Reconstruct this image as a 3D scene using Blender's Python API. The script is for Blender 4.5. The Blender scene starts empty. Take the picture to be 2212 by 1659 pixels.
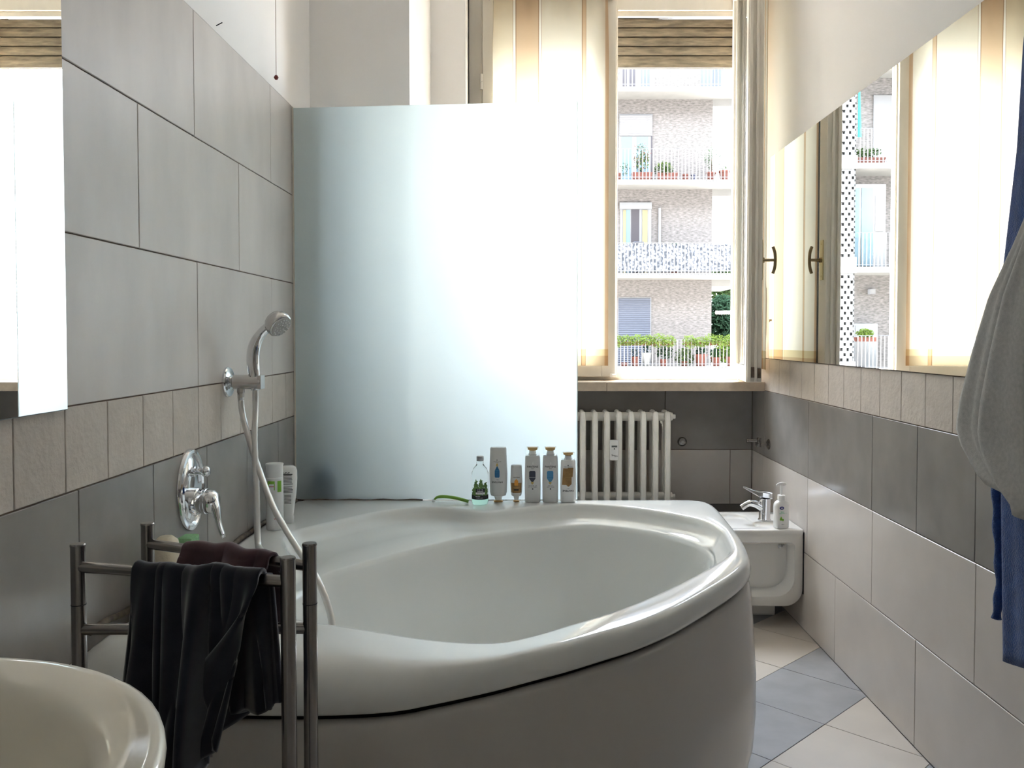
import bpy, bmesh, math, random
import numpy as np
from mathutils import Vector, Matrix

random.seed(7)
SC = bpy.context.scene
COL = SC.collection
PI = math.pi

# ------------------------------------------------------------------ camera
cam_d = bpy.data.cameras.new('camera')
cam = bpy.data.objects.new('camera', cam_d)
COL.objects.link(cam)
CAM_H = 1.162
F_PX, PITCH = 1880.0, math.radians(1.78)
cam.location = (0, 0, CAM_H)
cam.rotation_euler = (PI / 2 - PITCH, 0, 0)
cam_d.sensor_width = 36.0
cam_d.lens = F_PX / 2212.0 * 36.0
cam_d.shift_x = (1106.0 - 1140.0) / 2212.0
cam_d.shift_y = -(829.5 - (726.0 + F_PX * math.tan(PITCH))) / 2212.0
cam_d.clip_start = 0.02
cam_d.clip_end = 300
SC.camera = cam

# ------------------------------------------------------------------ light
wd = bpy.data.worlds.new('sky')
SC.world = wd
wd.use_nodes = True
bg = wd.node_tree.nodes['Background']
bg.inputs[0].default_value = (0.84, 0.93, 1.06, 1)
bg.inputs[1].default_value = 15.0

sun_d = bpy.data.lights.new('sun', 'SUN')
sun_d.energy = 40.0
sun_d.angle = math.radians(0.6)
sun_d.color = (1.0, 0.93, 0.82)
sun = bpy.data.objects.new('sun', sun_d)
COL.objects.link(sun)
el, az = math.radians(69), math.radians(52)      # sun stands outside, to the left, high
sdir = Vector((-math.sin(az) * math.cos(el), math.cos(az) * math.cos(el), math.sin(el)))
sun.rotation_euler = sdir.to_track_quat('Z', 'Y').to_euler()
sun.location = (-10, 20, 30)

por_d = bpy.data.lights.new('window_portal', 'AREA')   # sampling portal, gives off no light
por_d.shape = 'RECTANGLE'
por_d.size, por_d.size_y = 1.36, 1.86
por_d.cycles.is_portal = True
por = bpy.data.objects.new('window_portal', por_d)
COL.objects.link(por)
por.location = (0.385, 4.47, 1.86)
por.rotation_euler = (-PI / 2, 0, 0)

vs = SC.view_settings
vs.view_transform = 'Standard'
vs.look = 'None'
vs.exposure = 0.92
vs.gamma = 1.0
vs.use_curve_mapping = False
cy = SC.cycles
cy.use_denoising = True
cy.max_bounces = 16
cy.diffuse_bounces = 8
cy.glossy_bounces = 6
cy.transmission_bounces = 10
cy.transparent_max_bounces = 16
cy.sample_clamp_indirect = 12.0


# ------------------------------------------------------------------ materials
def lin(r, g, b):
    f = lambda c: (c / 255 / 12.92) if c / 255 <= 0.04045 else ((c / 255 + 0.055) / 1.055) ** 2.4
    return (f(r), f(g), f(b), 1)


def mat(name, col, rough=0.5, metal=0.0, spec=0.5, var=0.0, scale=8.0, stretch=(1, 1, 1), bump=0.0, bscale=60.0,
        rnd=0.0, trans=0.0, ior=1.45, alpha=1.0, coat=0.0, detail=6.0, sheen=0.0):
    m = bpy.data.materials.new(name)
    m.use_nodes = True
    nt = m.node_tree
    b = nt.nodes['Principled BSDF']
    b.inputs['Roughness'].default_value = rough
    b.inputs['Metallic'].default_value = metal
    b.inputs['Specular IOR Level'].default_value = spec
    b.inputs['Transmission Weight'].default_value = trans
    b.inputs['IOR'].default_value = ior
    b.inputs['Coat Weight'].default_value = coat
    b.inputs['Sheen Weight'].default_value = sheen
    if len(col) == 3:
        col = (*col, 1)
    b.inputs['Base Color'].default_value = col
    if var > 0 or rnd > 0:
        geo = nt.nodes.new('ShaderNodeNewGeometry')
        mp = nt.nodes.new('ShaderNodeMapping')
        mp.inputs['Scale'].default_value = stretch
        nt.links.new(geo.outputs['Position'], mp.inputs['Vector'])
        nz = nt.nodes.new('ShaderNodeTexNoise')
        nz.inputs['Scale'].default_value = scale
        nz.inputs['Detail'].default_value = detail
        nt.links.new(mp.outputs[0], nz.inputs['Vector'])
        mr = nt.nodes.new('ShaderNodeMapRange')
        mr.inputs[1].default_value, mr.inputs[2].default_value = 0.25, 0.75
        mr.inputs[3].default_value, mr.inputs[4].default_value = 1 - var, 1 + var
        nt.links.new(nz.outputs[0], mr.inputs[0])
        oi = nt.nodes.new('ShaderNodeObjectInfo')
        mr2 = nt.nodes.new('ShaderNodeMapRange')
        mr2.inputs[3].default_value, mr2.inputs[4].default_value = 1 - rnd, 1 + rnd
        nt.links.new(oi.outputs['Random'], mr2.inputs[0])
        mu = nt.nodes.new('ShaderNodeMath')
        mu.operation = 'MULTIPLY'
        nt.links.new(mr.outputs[0], mu.inputs[0])
        nt.links.new(mr2.outputs[0], mu.inputs[1])
        vm = nt.nodes.new('ShaderNodeVectorMath')
        vm.operation = 'SCALE'
        vm.inputs[0].default_value = col[:3]
        nt.links.new(mu.outputs[0], vm.inputs['Scale'])
        nt.links.new(vm.outputs[0], b.inputs['Base Color'])
    if bump > 0:
        geo = nt.nodes.new('ShaderNodeNewGeometry')
        nz = nt.nodes.new('ShaderNodeTexNoise')
        nz.inputs['Scale'].default_value = bscale
        nz.inputs['Detail'].default_value = 5
        nt.links.new(geo.outputs['Position'], nz.inputs['Vector'])
        bp = nt.nodes.new('ShaderNodeBump')
        bp.inputs['Strength'].default_value = bump
        bp.inputs['Distance'].default_value = 0.004
        nt.links.new(nz.outputs[0], bp.inputs['Height'])
        nt.links.new(bp.outputs[0], b.inputs['Normal'])
    return m


def mix_mat(name, build):
    m = bpy.data.materials.new(name)
    m.use_nodes = True
    nt = m.node_tree
    for n in list(nt.nodes):
        nt.nodes.remove(n)
    out = nt.nodes.new('ShaderNodeOutputMaterial')
    nt.links.new(build(nt), out.inputs[0])
    return m


def pane_glass(name, tint=(0.96, 0.99, 0.98, 1)):
    def b(nt):
        tr = nt.nodes.new('ShaderNodeBsdfTransparent')
        tr.inputs[0].default_value = tint
        gl = nt.nodes.new('ShaderNodeBsdfGlossy')
        gl.inputs['Roughness'].default_value = 0.02
        fr = nt.nodes.new('ShaderNodeFresnel')
        fr.inputs[0].default_value = 1.35
        mx = nt.nodes.new('ShaderNodeMixShader')
        nt.links.new(fr.outputs[0], mx.inputs[0])
        nt.links.new(tr.outputs[0], mx.inputs[1])
        nt.links.new(gl.outputs[0], mx.inputs[2])
        return mx.outputs[0]
    return mix_mat(name, b)


def leaf_mat(name, col, var=0.35):
    def b(nt):
        geo = nt.nodes.new('ShaderNodeNewGeometry')
        nz = nt.nodes.new('ShaderNodeTexNoise')
        nz.inputs['Scale'].default_value = 9.0
        nt.links.new(geo.outputs['Position'], nz.inputs['Vector'])
        mr = nt.nodes.new('ShaderNodeMapRange')
        mr.inputs[1].default_value, mr.inputs[2].default_value = 0.3, 0.7
        mr.inputs[3].default_value, mr.inputs[4].default_value = 1 - var, 1 + var
        nt.links.new(nz.outputs[0], mr.inputs[0])
        vm = nt.nodes.new('ShaderNodeVectorMath')
        vm.operation = 'SCALE'
        vm.inputs[0].default_value = col[:3]
        nt.links.new(mr.outputs[0], vm.inputs['Scale'])
        d = nt.nodes.new('ShaderNodeBsdfDiffuse')
        t = nt.nodes.new('ShaderNodeBsdfTranslucent')
        nt.links.new(vm.outputs[0], d.inputs[0])
        nt.links.new(vm.outputs[0], t.inputs[0])
        mx = nt.nodes.new('ShaderNodeMixShader')
        mx.inputs[0].default_value = 0.4
        nt.links.new(d.outputs[0], mx.inputs[1])
        nt.links.new(t.outputs[0], mx.inputs[2])
        return mx.outputs[0]
    return mix_mat(name, b)


def curtain_mat(name, w, z0):
    """striped voile: stripes run up the cloth, counted from the hinge side (local |x|)"""
    def b(nt):
        tc = nt.nodes.new('ShaderNodeTexCoord')
        sp = nt.nodes.new('ShaderNodeSeparateXYZ')
        nt.links.new(tc.outputs['Object'], sp.inputs[0])
        ab = nt.nodes.new('ShaderNodeMath')
        ab.operation = 'ABSOLUTE'
        nt.links.new(sp.outputs[0], ab.inputs[0])
        dv = nt.nodes.new('ShaderNodeMath')
        dv.operation = 'DIVIDE'
        dv.inputs[1].default_value = w
        nt.links.new(ab.outputs[0], dv.inputs[0])
        cr = nt.nodes.new('ShaderNodeValToRGB')
        cr.color_ramp.interpolation = 'CONSTANT'
        cream, white, tan, brown, pale = (0.70, 0.61, 0.47), (0.84, 0.81, 0.76), (0.60, 0.44, 0.30), (0.38, 0.26, 0.17), (0.74, 0.68, 0.58)
        st = [(0, cream), (.168, brown), (.174, white), (.194, brown), (.20, tan), (.39, brown), (.396, white), (.416, brown),
              (.421, pale), (.765, brown), (.772, tan), (.797, brown), (.803, pale), (.965, tan)]
        e = cr.color_ramp.elements
        e[0].position, e[0].color = 0, (*cream, 1)
        e[1].position, e[1].color = st[1][0], (*st[1][1], 1)
        for p, c in st[2:]:
            q = e.new(p)
            q.color = (*c, 1)
        nt.links.new(dv.outputs[0], cr.inputs[0])
        # hem bands near the bottom
        cr2 = nt.nodes.new('ShaderNodeValToRGB')
        cr2.color_ramp.interpolation = 'CONSTANT'
        e2 = cr2.color_ramp.elements
        e2[0].position, e2[0].color = 0, (0.62, 0.50, 0.36, 1)
        e2[1].position, e2[1].color = 0.045, (0.80, 0.72, 0.52, 1)
        q = e2.new(0.075)
        q.color = (1, 1, 1, 1)
        sb = nt.nodes.new('ShaderNodeMath')
        sb.operation = 'SUBTRACT'
        sb.inputs[1].default_value = z0
        nt.links.new(sp.outputs[2], sb.inputs[0])
        nt.links.new(sb.outputs[0], cr2.inputs[0])
        mxc = nt.nodes.new('ShaderNodeMix')
        mxc.data_type = 'RGBA'
        mxc.blend_type = 'MULTIPLY'
        mxc.inputs[0].default_value = 1.0
        nt.links.new(cr.outputs[0], mxc.inputs[6])
        nt.links.new(cr2.outputs[0], mxc.inputs[7])
        d = nt.nodes.new('ShaderNodeBsdfDiffuse')
        t = nt.nodes.new('ShaderNodeBsdfTranslucent')
        nt.links.new(mxc.outputs[2], d.inputs[0])
        nt.links.new(mxc.outputs[2], t.inputs[0])
        mx = nt.nodes.new('ShaderNodeMixShader')
        mx.inputs[0].default_value = 0.55
        nt.links.new(d.outputs[0], mx.inputs[1])
        nt.links.new(t.outputs[0], mx.inputs[2])
        return mx.outputs[0]
    return mix_mat(name, b)


M = {}
M['plaster'] = mat('plaster', (0.87, 0.85, 0.83), 0.75, var=0.02, scale=3, bump=0.03, bscale=120)
M['tile_wall'] = mat('tile_wall', (0.615, 0.568, 0.53), 0.42, var=0.14, scale=5, stretch=(1, 1, .45), rnd=0.035)
M['tile_beige'] = mat('tile_beige', (0.63, 0.585, 0.545), 0.28, var=0.07, scale=5, stretch=(1, 1, 1), rnd=0.03)
M['tile_mosaic'] = mat('tile_mosaic', (0.575, 0.515, 0.455), 0.7, var=0.07, scale=20, rnd=0.05, bump=0.5, bscale=70)
M['tile_grey'] = mat('tile_grey', (0.285, 0.268, 0.25), 0.22, var=0.14, scale=6, rnd=0.05)
M['floor_grey'] = mat('floor_grey', (0.33,0.335,0.345), 0.3, var=0.14, scale=9, rnd=0.08)
M['floor_beige'] = mat('floor_beige', (0.60,0.55,0.49), 0.28, var=0.05, scale=6, rnd=0.04)
M['grout'] = mat('grout', (0.15, 0.105, 0.075), 0.9)
M['stone_sill'] = mat('stone_sill', (0.50, 0.415, 0.325), 0.3, var=0.14, scale=30)
M['stone_dark'] = mat('stone_dark', (0.035, 0.034, 0.033), 0.4, var=0.2, scale=20)
M['acrylic'] = mat('acrylic', (0.74, 0.755, 0.735), 0.07, spec=0.55)
M['acrylic_shaded'] = mat('acrylic_shaded', (0.50, 0.48, 0.445), 0.16, spec=0.5)  # the shell's acrylic with the apron's shade put into a darker colour
M['ceramic'] = mat('ceramic', (0.83, 0.82, 0.79), 0.06, spec=0.55)
M['ceramic_cream'] = mat('ceramic_cream', (0.76, 0.72, 0.62), 0.07, spec=0.55)
M['black'] = mat('black', (0.012, 0.012, 0.013), 0.6)
M['chrome'] = mat('chrome', (0.78, 0.79, 0.81), 0.06, 1.0)
M['chrome_satin'] = mat('chrome_satin', (0.62, 0.61, 0.60), 0.22, 1.0)
M['steel_dark'] = mat('steel_dark', (0.30, 0.285, 0.27), 0.24, 1.0)
M['hose'] = mat('hose', (0.72, 0.71, 0.69), 0.3, 0.85)
M['nozzle'] = mat('nozzle', (0.42, 0.41, 0.39), 0.55)
M['brass'] = mat('brass', (0.33, 0.25, 0.14), 0.3, 1.0, var=0.2, scale=40)
M['brass_plate'] = mat('brass_plate', (0.70, 0.60, 0.36), 0.3, 1.0)
M['mirror'] = mat('mirror', (0.92, 0.94, 0.93), 0.005, 1.0)
M['mirror_edge'] = mat('mirror_edge', (0.05, 0.06, 0.06), 0.3)
M['paint_white'] = mat('paint_white', (0.74, 0.70, 0.63), 0.4, var=0.05, scale=14)
M['paint_sash'] = mat('paint_sash', (0.72, 0.665, 0.575), 0.4, var=0.06, scale=14, stretch=(1, 1, .2))
M['rust'] = mat('rust', (0.10, 0.07, 0.05), 0.7, var=0.5, scale=60)
M['wood_shutter'] = mat('wood_shutter', (0.21, 0.172, 0.118), 0.8, var=0.45, scale=14, stretch=(1, 6, 6), bump=0.6, bscale=40)
M['rad_paint'] = mat('rad_paint', (0.88, 0.86, 0.81), 0.35, var=0.04, scale=30)
M['plastic_white'] = mat('plastic_white', (0.84, 0.84, 0.83), 0.3)
M['lcd'] = mat('lcd', (0.13, 0.14, 0.13), 0.3)
M['glass_pane'] = pane_glass('glass_pane')


def frosted(nt):
    t = nt.nodes.new('ShaderNodeBsdfTranslucent')
    t.inputs[0].default_value = (0.78, 0.87, 0.90, 1)
    d = nt.nodes.new('ShaderNodeBsdfDiffuse')
    d.inputs[0].default_value = (0.80, 0.85, 0.86, 1)
    g = nt.nodes.new('ShaderNodeBsdfGlossy')
    g.inputs['Roughness'].default_value = 0.35
    r = nt.nodes.new('ShaderNodeBsdfRefraction')
    r.inputs['Color'].default_value = (0.86, 0.95, 0.97, 1)
    r.inputs['Roughness'].default_value = 0.9
    r.inputs['IOR'].default_value = 1.12
    m0 = nt.nodes.new('ShaderNodeMixShader')
    m0.inputs[0].default_value = 0.14
    nt.links.new(t.outputs[0], m0.inputs[1])
    nt.links.new(r.outputs[0], m0.inputs[2])
    m1 = nt.nodes.new('ShaderNodeMixShader')
    m1.inputs[0].default_value = 0.12
    nt.links.new(m0.outputs[0], m1.inputs[1])
    nt.links.new(d.outputs[0], m1.inputs[2])
    f = nt.nodes.new('ShaderNodeFresnel')
    f.inputs[0].default_value = 1.25
    m2 = nt.nodes.new('ShaderNodeMixShader')
    nt.links.new(f.outputs[0], m2.inputs[0])
    nt.links.new(m1.outputs[0], m2.inputs[1])
    nt.links.new(g.outputs[0], m2.inputs[2])
    return m2.outputs[0]


M['frosted'] = mix_mat('frosted', frosted)          # the etched face of the screen
M['glass_edge'] = mat('glass_edge', (0.55, 0.72, 0.68), 0.3)
M['towel_dark'] = mat('towel_dark', (0.016, 0.017, 0.024), 0.95, spec=0.1, var=0.25, scale=30, bump=0.18, bscale=1300, sheen=0.35)
M['towel_plum'] = mat('towel_plum', (0.085, 0.045, 0.050), 0.95, spec=0.1, var=0.2, scale=40, bump=0.18, bscale=1300, sheen=0.3)
M['care_tag'] = mat('care_tag', (0.30, 0.27, 0.26), 0.8)
M['robe'] = mat('robe', (0.028, 0.075, 0.24), 0.95, spec=0.1, var=0.3, scale=40, bump=1.0, bscale=300, sheen=0.3)
M['jersey'] = mat('jersey', (0.42, 0.41, 0.395), 0.9, spec=0.1, var=0.12, scale=120, bump=0.15, bscale=500)
M['bottle_white'] = mat('bottle_white', (0.80, 0.80, 0.79), 0.25)
M['bottle_grey'] = mat('bottle_grey', (0.66, 0.66, 0.655), 0.25)
M['clear_plastic'] = mat('clear_plastic', (0.97, 0.99, 0.98), 0.03, trans=1.0, ior=1.2)
M['liquid_green'] = mat('liquid_green', (0.70, 0.97, 0.84), 0.02, trans=1.0, ior=1.2)
M['cap_gold'] = mat('cap_gold', (0.62, 0.40, 0.16), 0.35, 0.3)
M['cap_alu'] = mat('cap_alu', (0.45, 0.45, 0.45), 0.35, 0.9)
M['ink_black'] = mat('ink_black', (0.015, 0.015, 0.018), 0.5)
M['ink_white'] = mat('ink_white', (0.85, 0.85, 0.85), 0.5)
M['ink_blue'] = mat('ink_blue', (0.02, 0.13, 0.30), 0.4)
M['ink_sky'] = mat('ink_sky', (0.06, 0.24, 0.46), 0.4)
M['ink_slate'] = mat('ink_slate', (0.055, 0.06, 0.085), 0.4)
M['ink_brown'] = mat('ink_brown', (0.30, 0.17, 0.06), 0.4, var=0.3, scale=60)
M['ink_gold'] = mat('ink_gold', (0.55, 0.40, 0.14), 0.4)
M['ink_orange'] = mat('ink_orange', (0.75, 0.33, 0.05), 0.4)
M['ink_green'] = mat('ink_green', (0.22, 0.50, 0.05), 0.4)
M['ink_leaf'] = mat('ink_leaf', (0.11, 0.22, 0.05), 0.5, var=0.5, scale=160)
M['ink_navy'] = mat('ink_navy', (0.02, 0.02, 0.20), 0.4)
M['ink_mint'] = mat('ink_mint', (0.10, 0.55, 0.35), 0.4)
M['ink_red'] = mat('ink_red', (0.45, 0.05, 0.03), 0.4)
M['green_plastic'] = mat('green_plastic', (0.20, 0.42, 0.05), 0.35)
M['blue_plastic'] = mat('blue_plastic', (0.012, 0.07, 0.16), 0.4)
M['soap_beige'] = mat('soap_beige', (0.62, 0.55, 0.42), 0.8, bump=0.4, bscale=120)
M['sponge_green'] = mat('sponge_green', (0.25, 0.48, 0.25), 0.9, bump=0.6, bscale=160)
M['bead'] = mat('bead', (0.14, 0.02, 0.015), 0.3)
M['cord'] = mat('cord', (0.25, 0.18, 0.12), 0.9)
M['silicone'] = mat('silicone', (0.13, 0.10, 0.07), 0.6, var=0.7, scale=40)
M['door'] = mat('door', (0.55, 0.50, 0.42), 0.5)
# outside
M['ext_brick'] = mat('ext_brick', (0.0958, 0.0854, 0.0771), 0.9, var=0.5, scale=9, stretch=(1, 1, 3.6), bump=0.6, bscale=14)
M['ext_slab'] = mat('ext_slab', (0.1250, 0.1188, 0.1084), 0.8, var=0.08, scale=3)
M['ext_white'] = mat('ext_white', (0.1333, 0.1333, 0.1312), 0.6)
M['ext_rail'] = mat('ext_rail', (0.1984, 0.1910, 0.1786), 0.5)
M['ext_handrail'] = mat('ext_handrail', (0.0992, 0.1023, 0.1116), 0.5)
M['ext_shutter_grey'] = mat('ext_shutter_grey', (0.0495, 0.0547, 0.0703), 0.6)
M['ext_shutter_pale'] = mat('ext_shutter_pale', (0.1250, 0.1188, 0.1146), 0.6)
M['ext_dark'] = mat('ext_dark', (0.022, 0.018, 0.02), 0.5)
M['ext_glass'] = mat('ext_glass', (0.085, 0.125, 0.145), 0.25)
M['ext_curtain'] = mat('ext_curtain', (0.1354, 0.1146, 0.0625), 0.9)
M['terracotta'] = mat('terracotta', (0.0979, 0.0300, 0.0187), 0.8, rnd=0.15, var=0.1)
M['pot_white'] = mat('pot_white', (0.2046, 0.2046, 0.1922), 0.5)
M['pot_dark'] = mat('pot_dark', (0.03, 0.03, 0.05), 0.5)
M['leaf_lime'] = leaf_mat('leaf_lime', (0.0818, 0.1166, 0.0248))
M['leaf_mid'] = leaf_mat('leaf_mid', (0.0372, 0.0620, 0.0223))
M['leaf_dark'] = leaf_mat('leaf_dark', (0.0217, 0.0434, 0.0248))
M['leaf_olive'] = leaf_mat('leaf_olive', (0.0744, 0.0930, 0.0620))
M['flower_red'] = leaf_mat('flower_red', (0.2046, 0.0527, 0.0372))
M['bark'] = mat('bark', (0.08, 0.06, 0.045), 0.9)
M['ext_ground'] = mat('ext_ground', (0.42, 0.41, 0.39), 0.9)
M['cloth_green'] = mat('cloth_green', (0.02, 0.22, 0.16), 0.8)


def screen_mat():
    m = mat('ext_screen', (0.3, 0.3, 0.3), 0.9)
    nt = m.node_tree
    b = nt.nodes['Principled BSDF']
    g = nt.nodes.new('ShaderNodeNewGeometry')
    v = nt.nodes.new('ShaderNodeTexVoronoi')
    v.inputs['Scale'].default_value = 14
    nt.links.new(g.outputs['Position'], v.inputs['Vector'])
    cr = nt.nodes.new('ShaderNodeValToRGB')
    e = cr.color_ramp.elements
    e[0].position, e[0].color = 0.2, (0.20, 0.20, 0.21, 1)
    e[1].position, e[1].color = 0.75, (0.035, 0.04, 0.048, 1)
    nt.links.new(v.outputs[0], cr.inputs[0])
    nt.links.new(cr.outputs[0], b.inputs['Base Color'])
    return m


M['ext_screen'] = screen_mat()


# ------------------------------------------------------------------ mesh helpers
class MB:
    def __init__(s):
        s.v, s.f = [], []

    def add(s, vs_, fs):
        n = len(s.v)
        s.v += [tuple(p) for p in vs_]
        s.f += [tuple(i + n for i in f) for f in fs]
        return s

    def box(s, x0, x1, y0, y1, z0, z1):
        return s.add([(x0, y0, z0), (x1, y0, z0), (x1, y1, z0), (x0, y1, z0), (x0, y0, z1), (x1, y0, z1), (x1, y1, z1), (x0, y1, z1)],
                     [(3, 2, 1, 0), (4, 5, 6, 7), (0, 1, 5, 4), (1, 2, 6, 5), (2, 3, 7, 6), (3, 0, 4, 7)])

    def prism(s, poly, a0, a1, axis='z'):
        n = len(poly)
        if axis == 'z':
            P = lambda p, a: (p[0], p[1], a)
        elif axis == 'x':
            P = lambda p, a: (a, p[0], p[1])
        else:
            P = lambda p, a: (p[0], a, p[1])
        vs_ = [P(p, a0) for p in poly] + [P(p, a1) for p in poly]
        fs = [tuple(range(n))[::-1], tuple(range(n, 2 * n))] + [(i, (i + 1) % n, n + (i + 1) % n, n + i) for i in range(n)]
        return s.add(vs_, fs)

    def loft(s, loops, cap0=True, cap1=True, closed=True):
        n = len(loops[0])
        vs_ = [p for l in loops for p in l]
        fs = []
        for k in range(len(loops) - 1):
            for i in range(n if closed else n - 1):
                j = (i + 1) % n
                fs.append((k * n + i, k * n + j, (k + 1) * n + j, (k + 1) * n + i))
        if cap0:
            fs.append(tuple(range(n))[::-1])
        if cap1:
            fs.append(tuple(range((len(loops) - 1) * n, len(loops) * n)))
        return s.add(vs_, fs)

    def cyl(s, p0, p1, r0, r1=None, n=16, caps=True):
        r1 = r0 if r1 is None else r1
        p0, p1 = Vector(p0), Vector(p1)
        d = (p1 - p0).normalized()
        a = d.orthogonal().normalized()
        b = d.cross(a)
        L = [[p + (a * math.cos(2 * PI * i / n) + b * math.sin(2 * PI * i / n)) * r for i in range(n)] for p, r in ((p0, r0), (p1, r1))]
        return s.loft(L, caps, caps)

    def lathe(s, prof, origin, axis=(0, 0, 1), n=24, caps=True, up=None):
        """prof: list of (radius, distance along axis)"""
        d = Vector(axis).normalized()
        a = (Vector(up) if up else d.orthogonal()).normalized()
        b = d.cross(a)
        o = Vector(origin)
        L = [[o + d * h + (a * math.cos(2 * PI * i / n) + b * math.sin(2 * PI * i / n)) * max(r, 1e-5) for i in range(n)] for r, h in prof]
        return s.loft(L, caps, caps)

    def tube(s, pts, r, n=10, caps=True):
        pts = [Vector(p) for p in pts]
        rs = r if isinstance(r, (list, tuple)) else [r] * len(pts)
        loops = []
        ref = None
        for i, p in enumerate(pts):
            t = (pts[min(i + 1, len(pts) - 1)] - pts[max(i - 1, 0)]).normalized()
            if ref is None:
                ref = t.orthogonal().normalized()
            ref = (ref - t * ref.dot(t)).normalized()
            b = t.cross(ref)
            loops.append([p + (ref * math.cos(2 * PI * k / n) + b * math.sin(2 * PI * k / n)) * rs[i] for k in range(n)])
        return s.loft(loops, caps, caps)

    def grid(s, fn, nu, nv):
        vs_ = [fn(i / nu, j / nv) for j in range(nv + 1) for i in range(nu + 1)]
        fs = [(j * (nu + 1) + i, j * (nu + 1) + i + 1, (j + 1) * (nu + 1) + i + 1, (j + 1) * (nu + 1) + i) for j in range(nv) for i in range(nu)]
        return s.add(vs_, fs)


def spline(pts, n=8, closed=False):
    pts = [Vector(p) for p in pts]
    out = []
    N = len(pts)
    for i in range(N if closed else N - 1):
        if closed:
            p0, p1, p2, p3 = (pts[(i + k) % N] for k in (-1, 0, 1, 2))
        else:
            p0, p1, p2, p3 = pts[max(i - 1, 0)], pts[i], pts[i + 1], pts[min(i + 2, N - 1)]
        for k in range(n):
            t = k / n
            out.append(0.5 * ((2 * p1) + (p2 - p0) * t + (2 * p0 - 5 * p1 + 4 * p2 - p3) * t * t + (3 * p1 - p0 - 3 * p2 + p3) * t ** 3))
    if not closed:
        out.append(pts[-1])
    return out


WM = {}


def wmat(o):
    return WM.get(o.name, Matrix.Identity(4))


def obj(name, mb, material, parent=None, smooth=False, local=False, bevel=0.0, bseg=2, angle=None, solid=0.0, subsurf=0, kind=None):
    me = bpy.data.meshes.new(name)
    vsx = mb.v
    if parent is not None and not local:
        inv = wmat(parent).inverted()
        vsx = [tuple(inv @ Vector(p)) for p in vsx]
    me.from_pydata([tuple(p) for p in vsx], [], mb.f)
    me.update()
    bm = bmesh.new()
    bm.from_mesh(me)
    bmesh.ops.recalc_face_normals(bm, faces=bm.faces)
    if bevel > 0:
        ed = [e for e in bm.edges if len(e.link_faces) == 2 and e.calc_face_angle(0) > 0.6]
        bmesh.ops.bevel(bm, geom=ed, offset=bevel, segments=bseg, affect='EDGES', profile=0.6, clamp_overlap=True)
    bm.to_mesh(me)
    bm.free()
    if smooth:
        me.polygons.foreach_set('use_smooth', [True] * len(me.polygons))
        if angle:
            me.set_sharp_from_angle(angle=math.radians(angle))
    me.materials.append(M[material] if isinstance(material, str) else material)
    o = bpy.data.objects.new(name, me)
    COL.objects.link(o)
    if parent is not None:
        o.parent = parent
    WM[o.name] = wmat(parent).copy() if parent is not None else Matrix.Identity(4)
    if solid:
        md = o.modifiers.new('thickness', 'SOLIDIFY')
        md.thickness = solid
        md.offset = 0
    if subsurf:
        md = o.modifiers.new('smooth', 'SUBSURF')
        md.levels = md.render_levels = subsurf
    if kind:
        o['kind'] = kind
    return o


def tag(o, label, cat, group=None):
    o['label'] = label
    o['category'] = cat
    if group:
        o['group'] = group
    return o


def thing(name, label, cat, loc=(0, 0, 0), rotz=0.0, group=None):
    o = bpy.data.objects.new(name, None)
    o.empty_display_size = 0.05
    COL.objects.link(o)
    o.location = loc
    o.rotation_euler = (0, 0, rotz)
    WM[o.name] = Matrix.Translation(Vector(loc)) @ Matrix.Rotation(rotz, 4, 'Z')
    return tag(o, label, cat, group)


def struct(name, mb=None, material=None, loc=(0, 0, 0), **k):
    if mb is None:
        o = bpy.data.objects.new(name, None)
        o.empty_display_size = 0.05
        COL.objects.link(o)
        o.location = loc
        WM[o.name] = Matrix.Translation(Vector(loc))
    else:
        o = obj(name, mb, material, **k)
    o['kind'] = 'structure'
    return o


def clone(o, parent, loc=None):
    c = o.copy()
    COL.objects.link(c)
    c.parent = parent
    if loc is not None:
        c.location = loc
    return c


def text_mesh(s, size, align='CENTER'):
    cu = bpy.data.curves.new('print', 'FONT')
    cu.body = s
    cu.size = size
    cu.align_x = align
    cu.align_y = 'CENTER'
    cu.resolution_u = 2
    cu.offset = size * .018
    t = bpy.data.objects.new('print', cu)
    COL.objects.link(t)
    bpy.context.view_layer.update()
    dg = bpy.context.evaluated_depsgraph_get()
    me = bpy.data.meshes.new_from_object(t.evaluated_get(dg))
    vs_ = [tuple(v.co) for v in me.vertices]
    fs = [tuple(p.vertices) for p in me.polygons]
    bpy.data.objects.remove(t)
    bpy.data.curves.remove(cu)
    bpy.data.meshes.remove(me)
    return vs_, fs


def clip_poly(poly, x0, x1, y0, y1):
    def clip(pl, inside, inter):
        out = []
        for i in range(len(pl)):
            a, b = pl[i - 1], pl[i]
            if inside(b):
                if not inside(a):
                    out.append(inter(a, b))
                out.append(b)
            elif inside(a):
                out.append(inter(a, b))
        return out

    def ix(c):
        return lambda a, b: (c, a[1] + (b[1] - a[1]) * (c - a[0]) / (b[0] - a[0]))

    def iy(c):
        return lambda a, b: (a[0] + (b[0] - a[0]) * (c - a[1]) / (b[1] - a[1]), c)
    for ins, it in ((lambda p: p[0] >= x0, ix(x0)), (lambda p: p[0] <= x1, ix(x1)), (lambda p: p[1] >= y0, iy(y0)), (lambda p: p[1] <= y1, iy(y1))):
        if poly:
            poly = clip(poly, ins, it)
    return poly


# ------------------------------------------------------------------ room shell
XL, XR = -0.80, 1.093           # tile faces of the side walls
YB = 4.227                      # tiled back of the window niche
Y0 = -0.9                       # wall behind the camera
ZC = 3.10
YP, XP = 3.24, -0.436           # pier beside the window
YQ, XQ = 3.95, -0.279           # plaster strip beside the window
YOUT = 4.46                     # outer face of the window wall
G = 0.0014                      # half a joint

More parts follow.
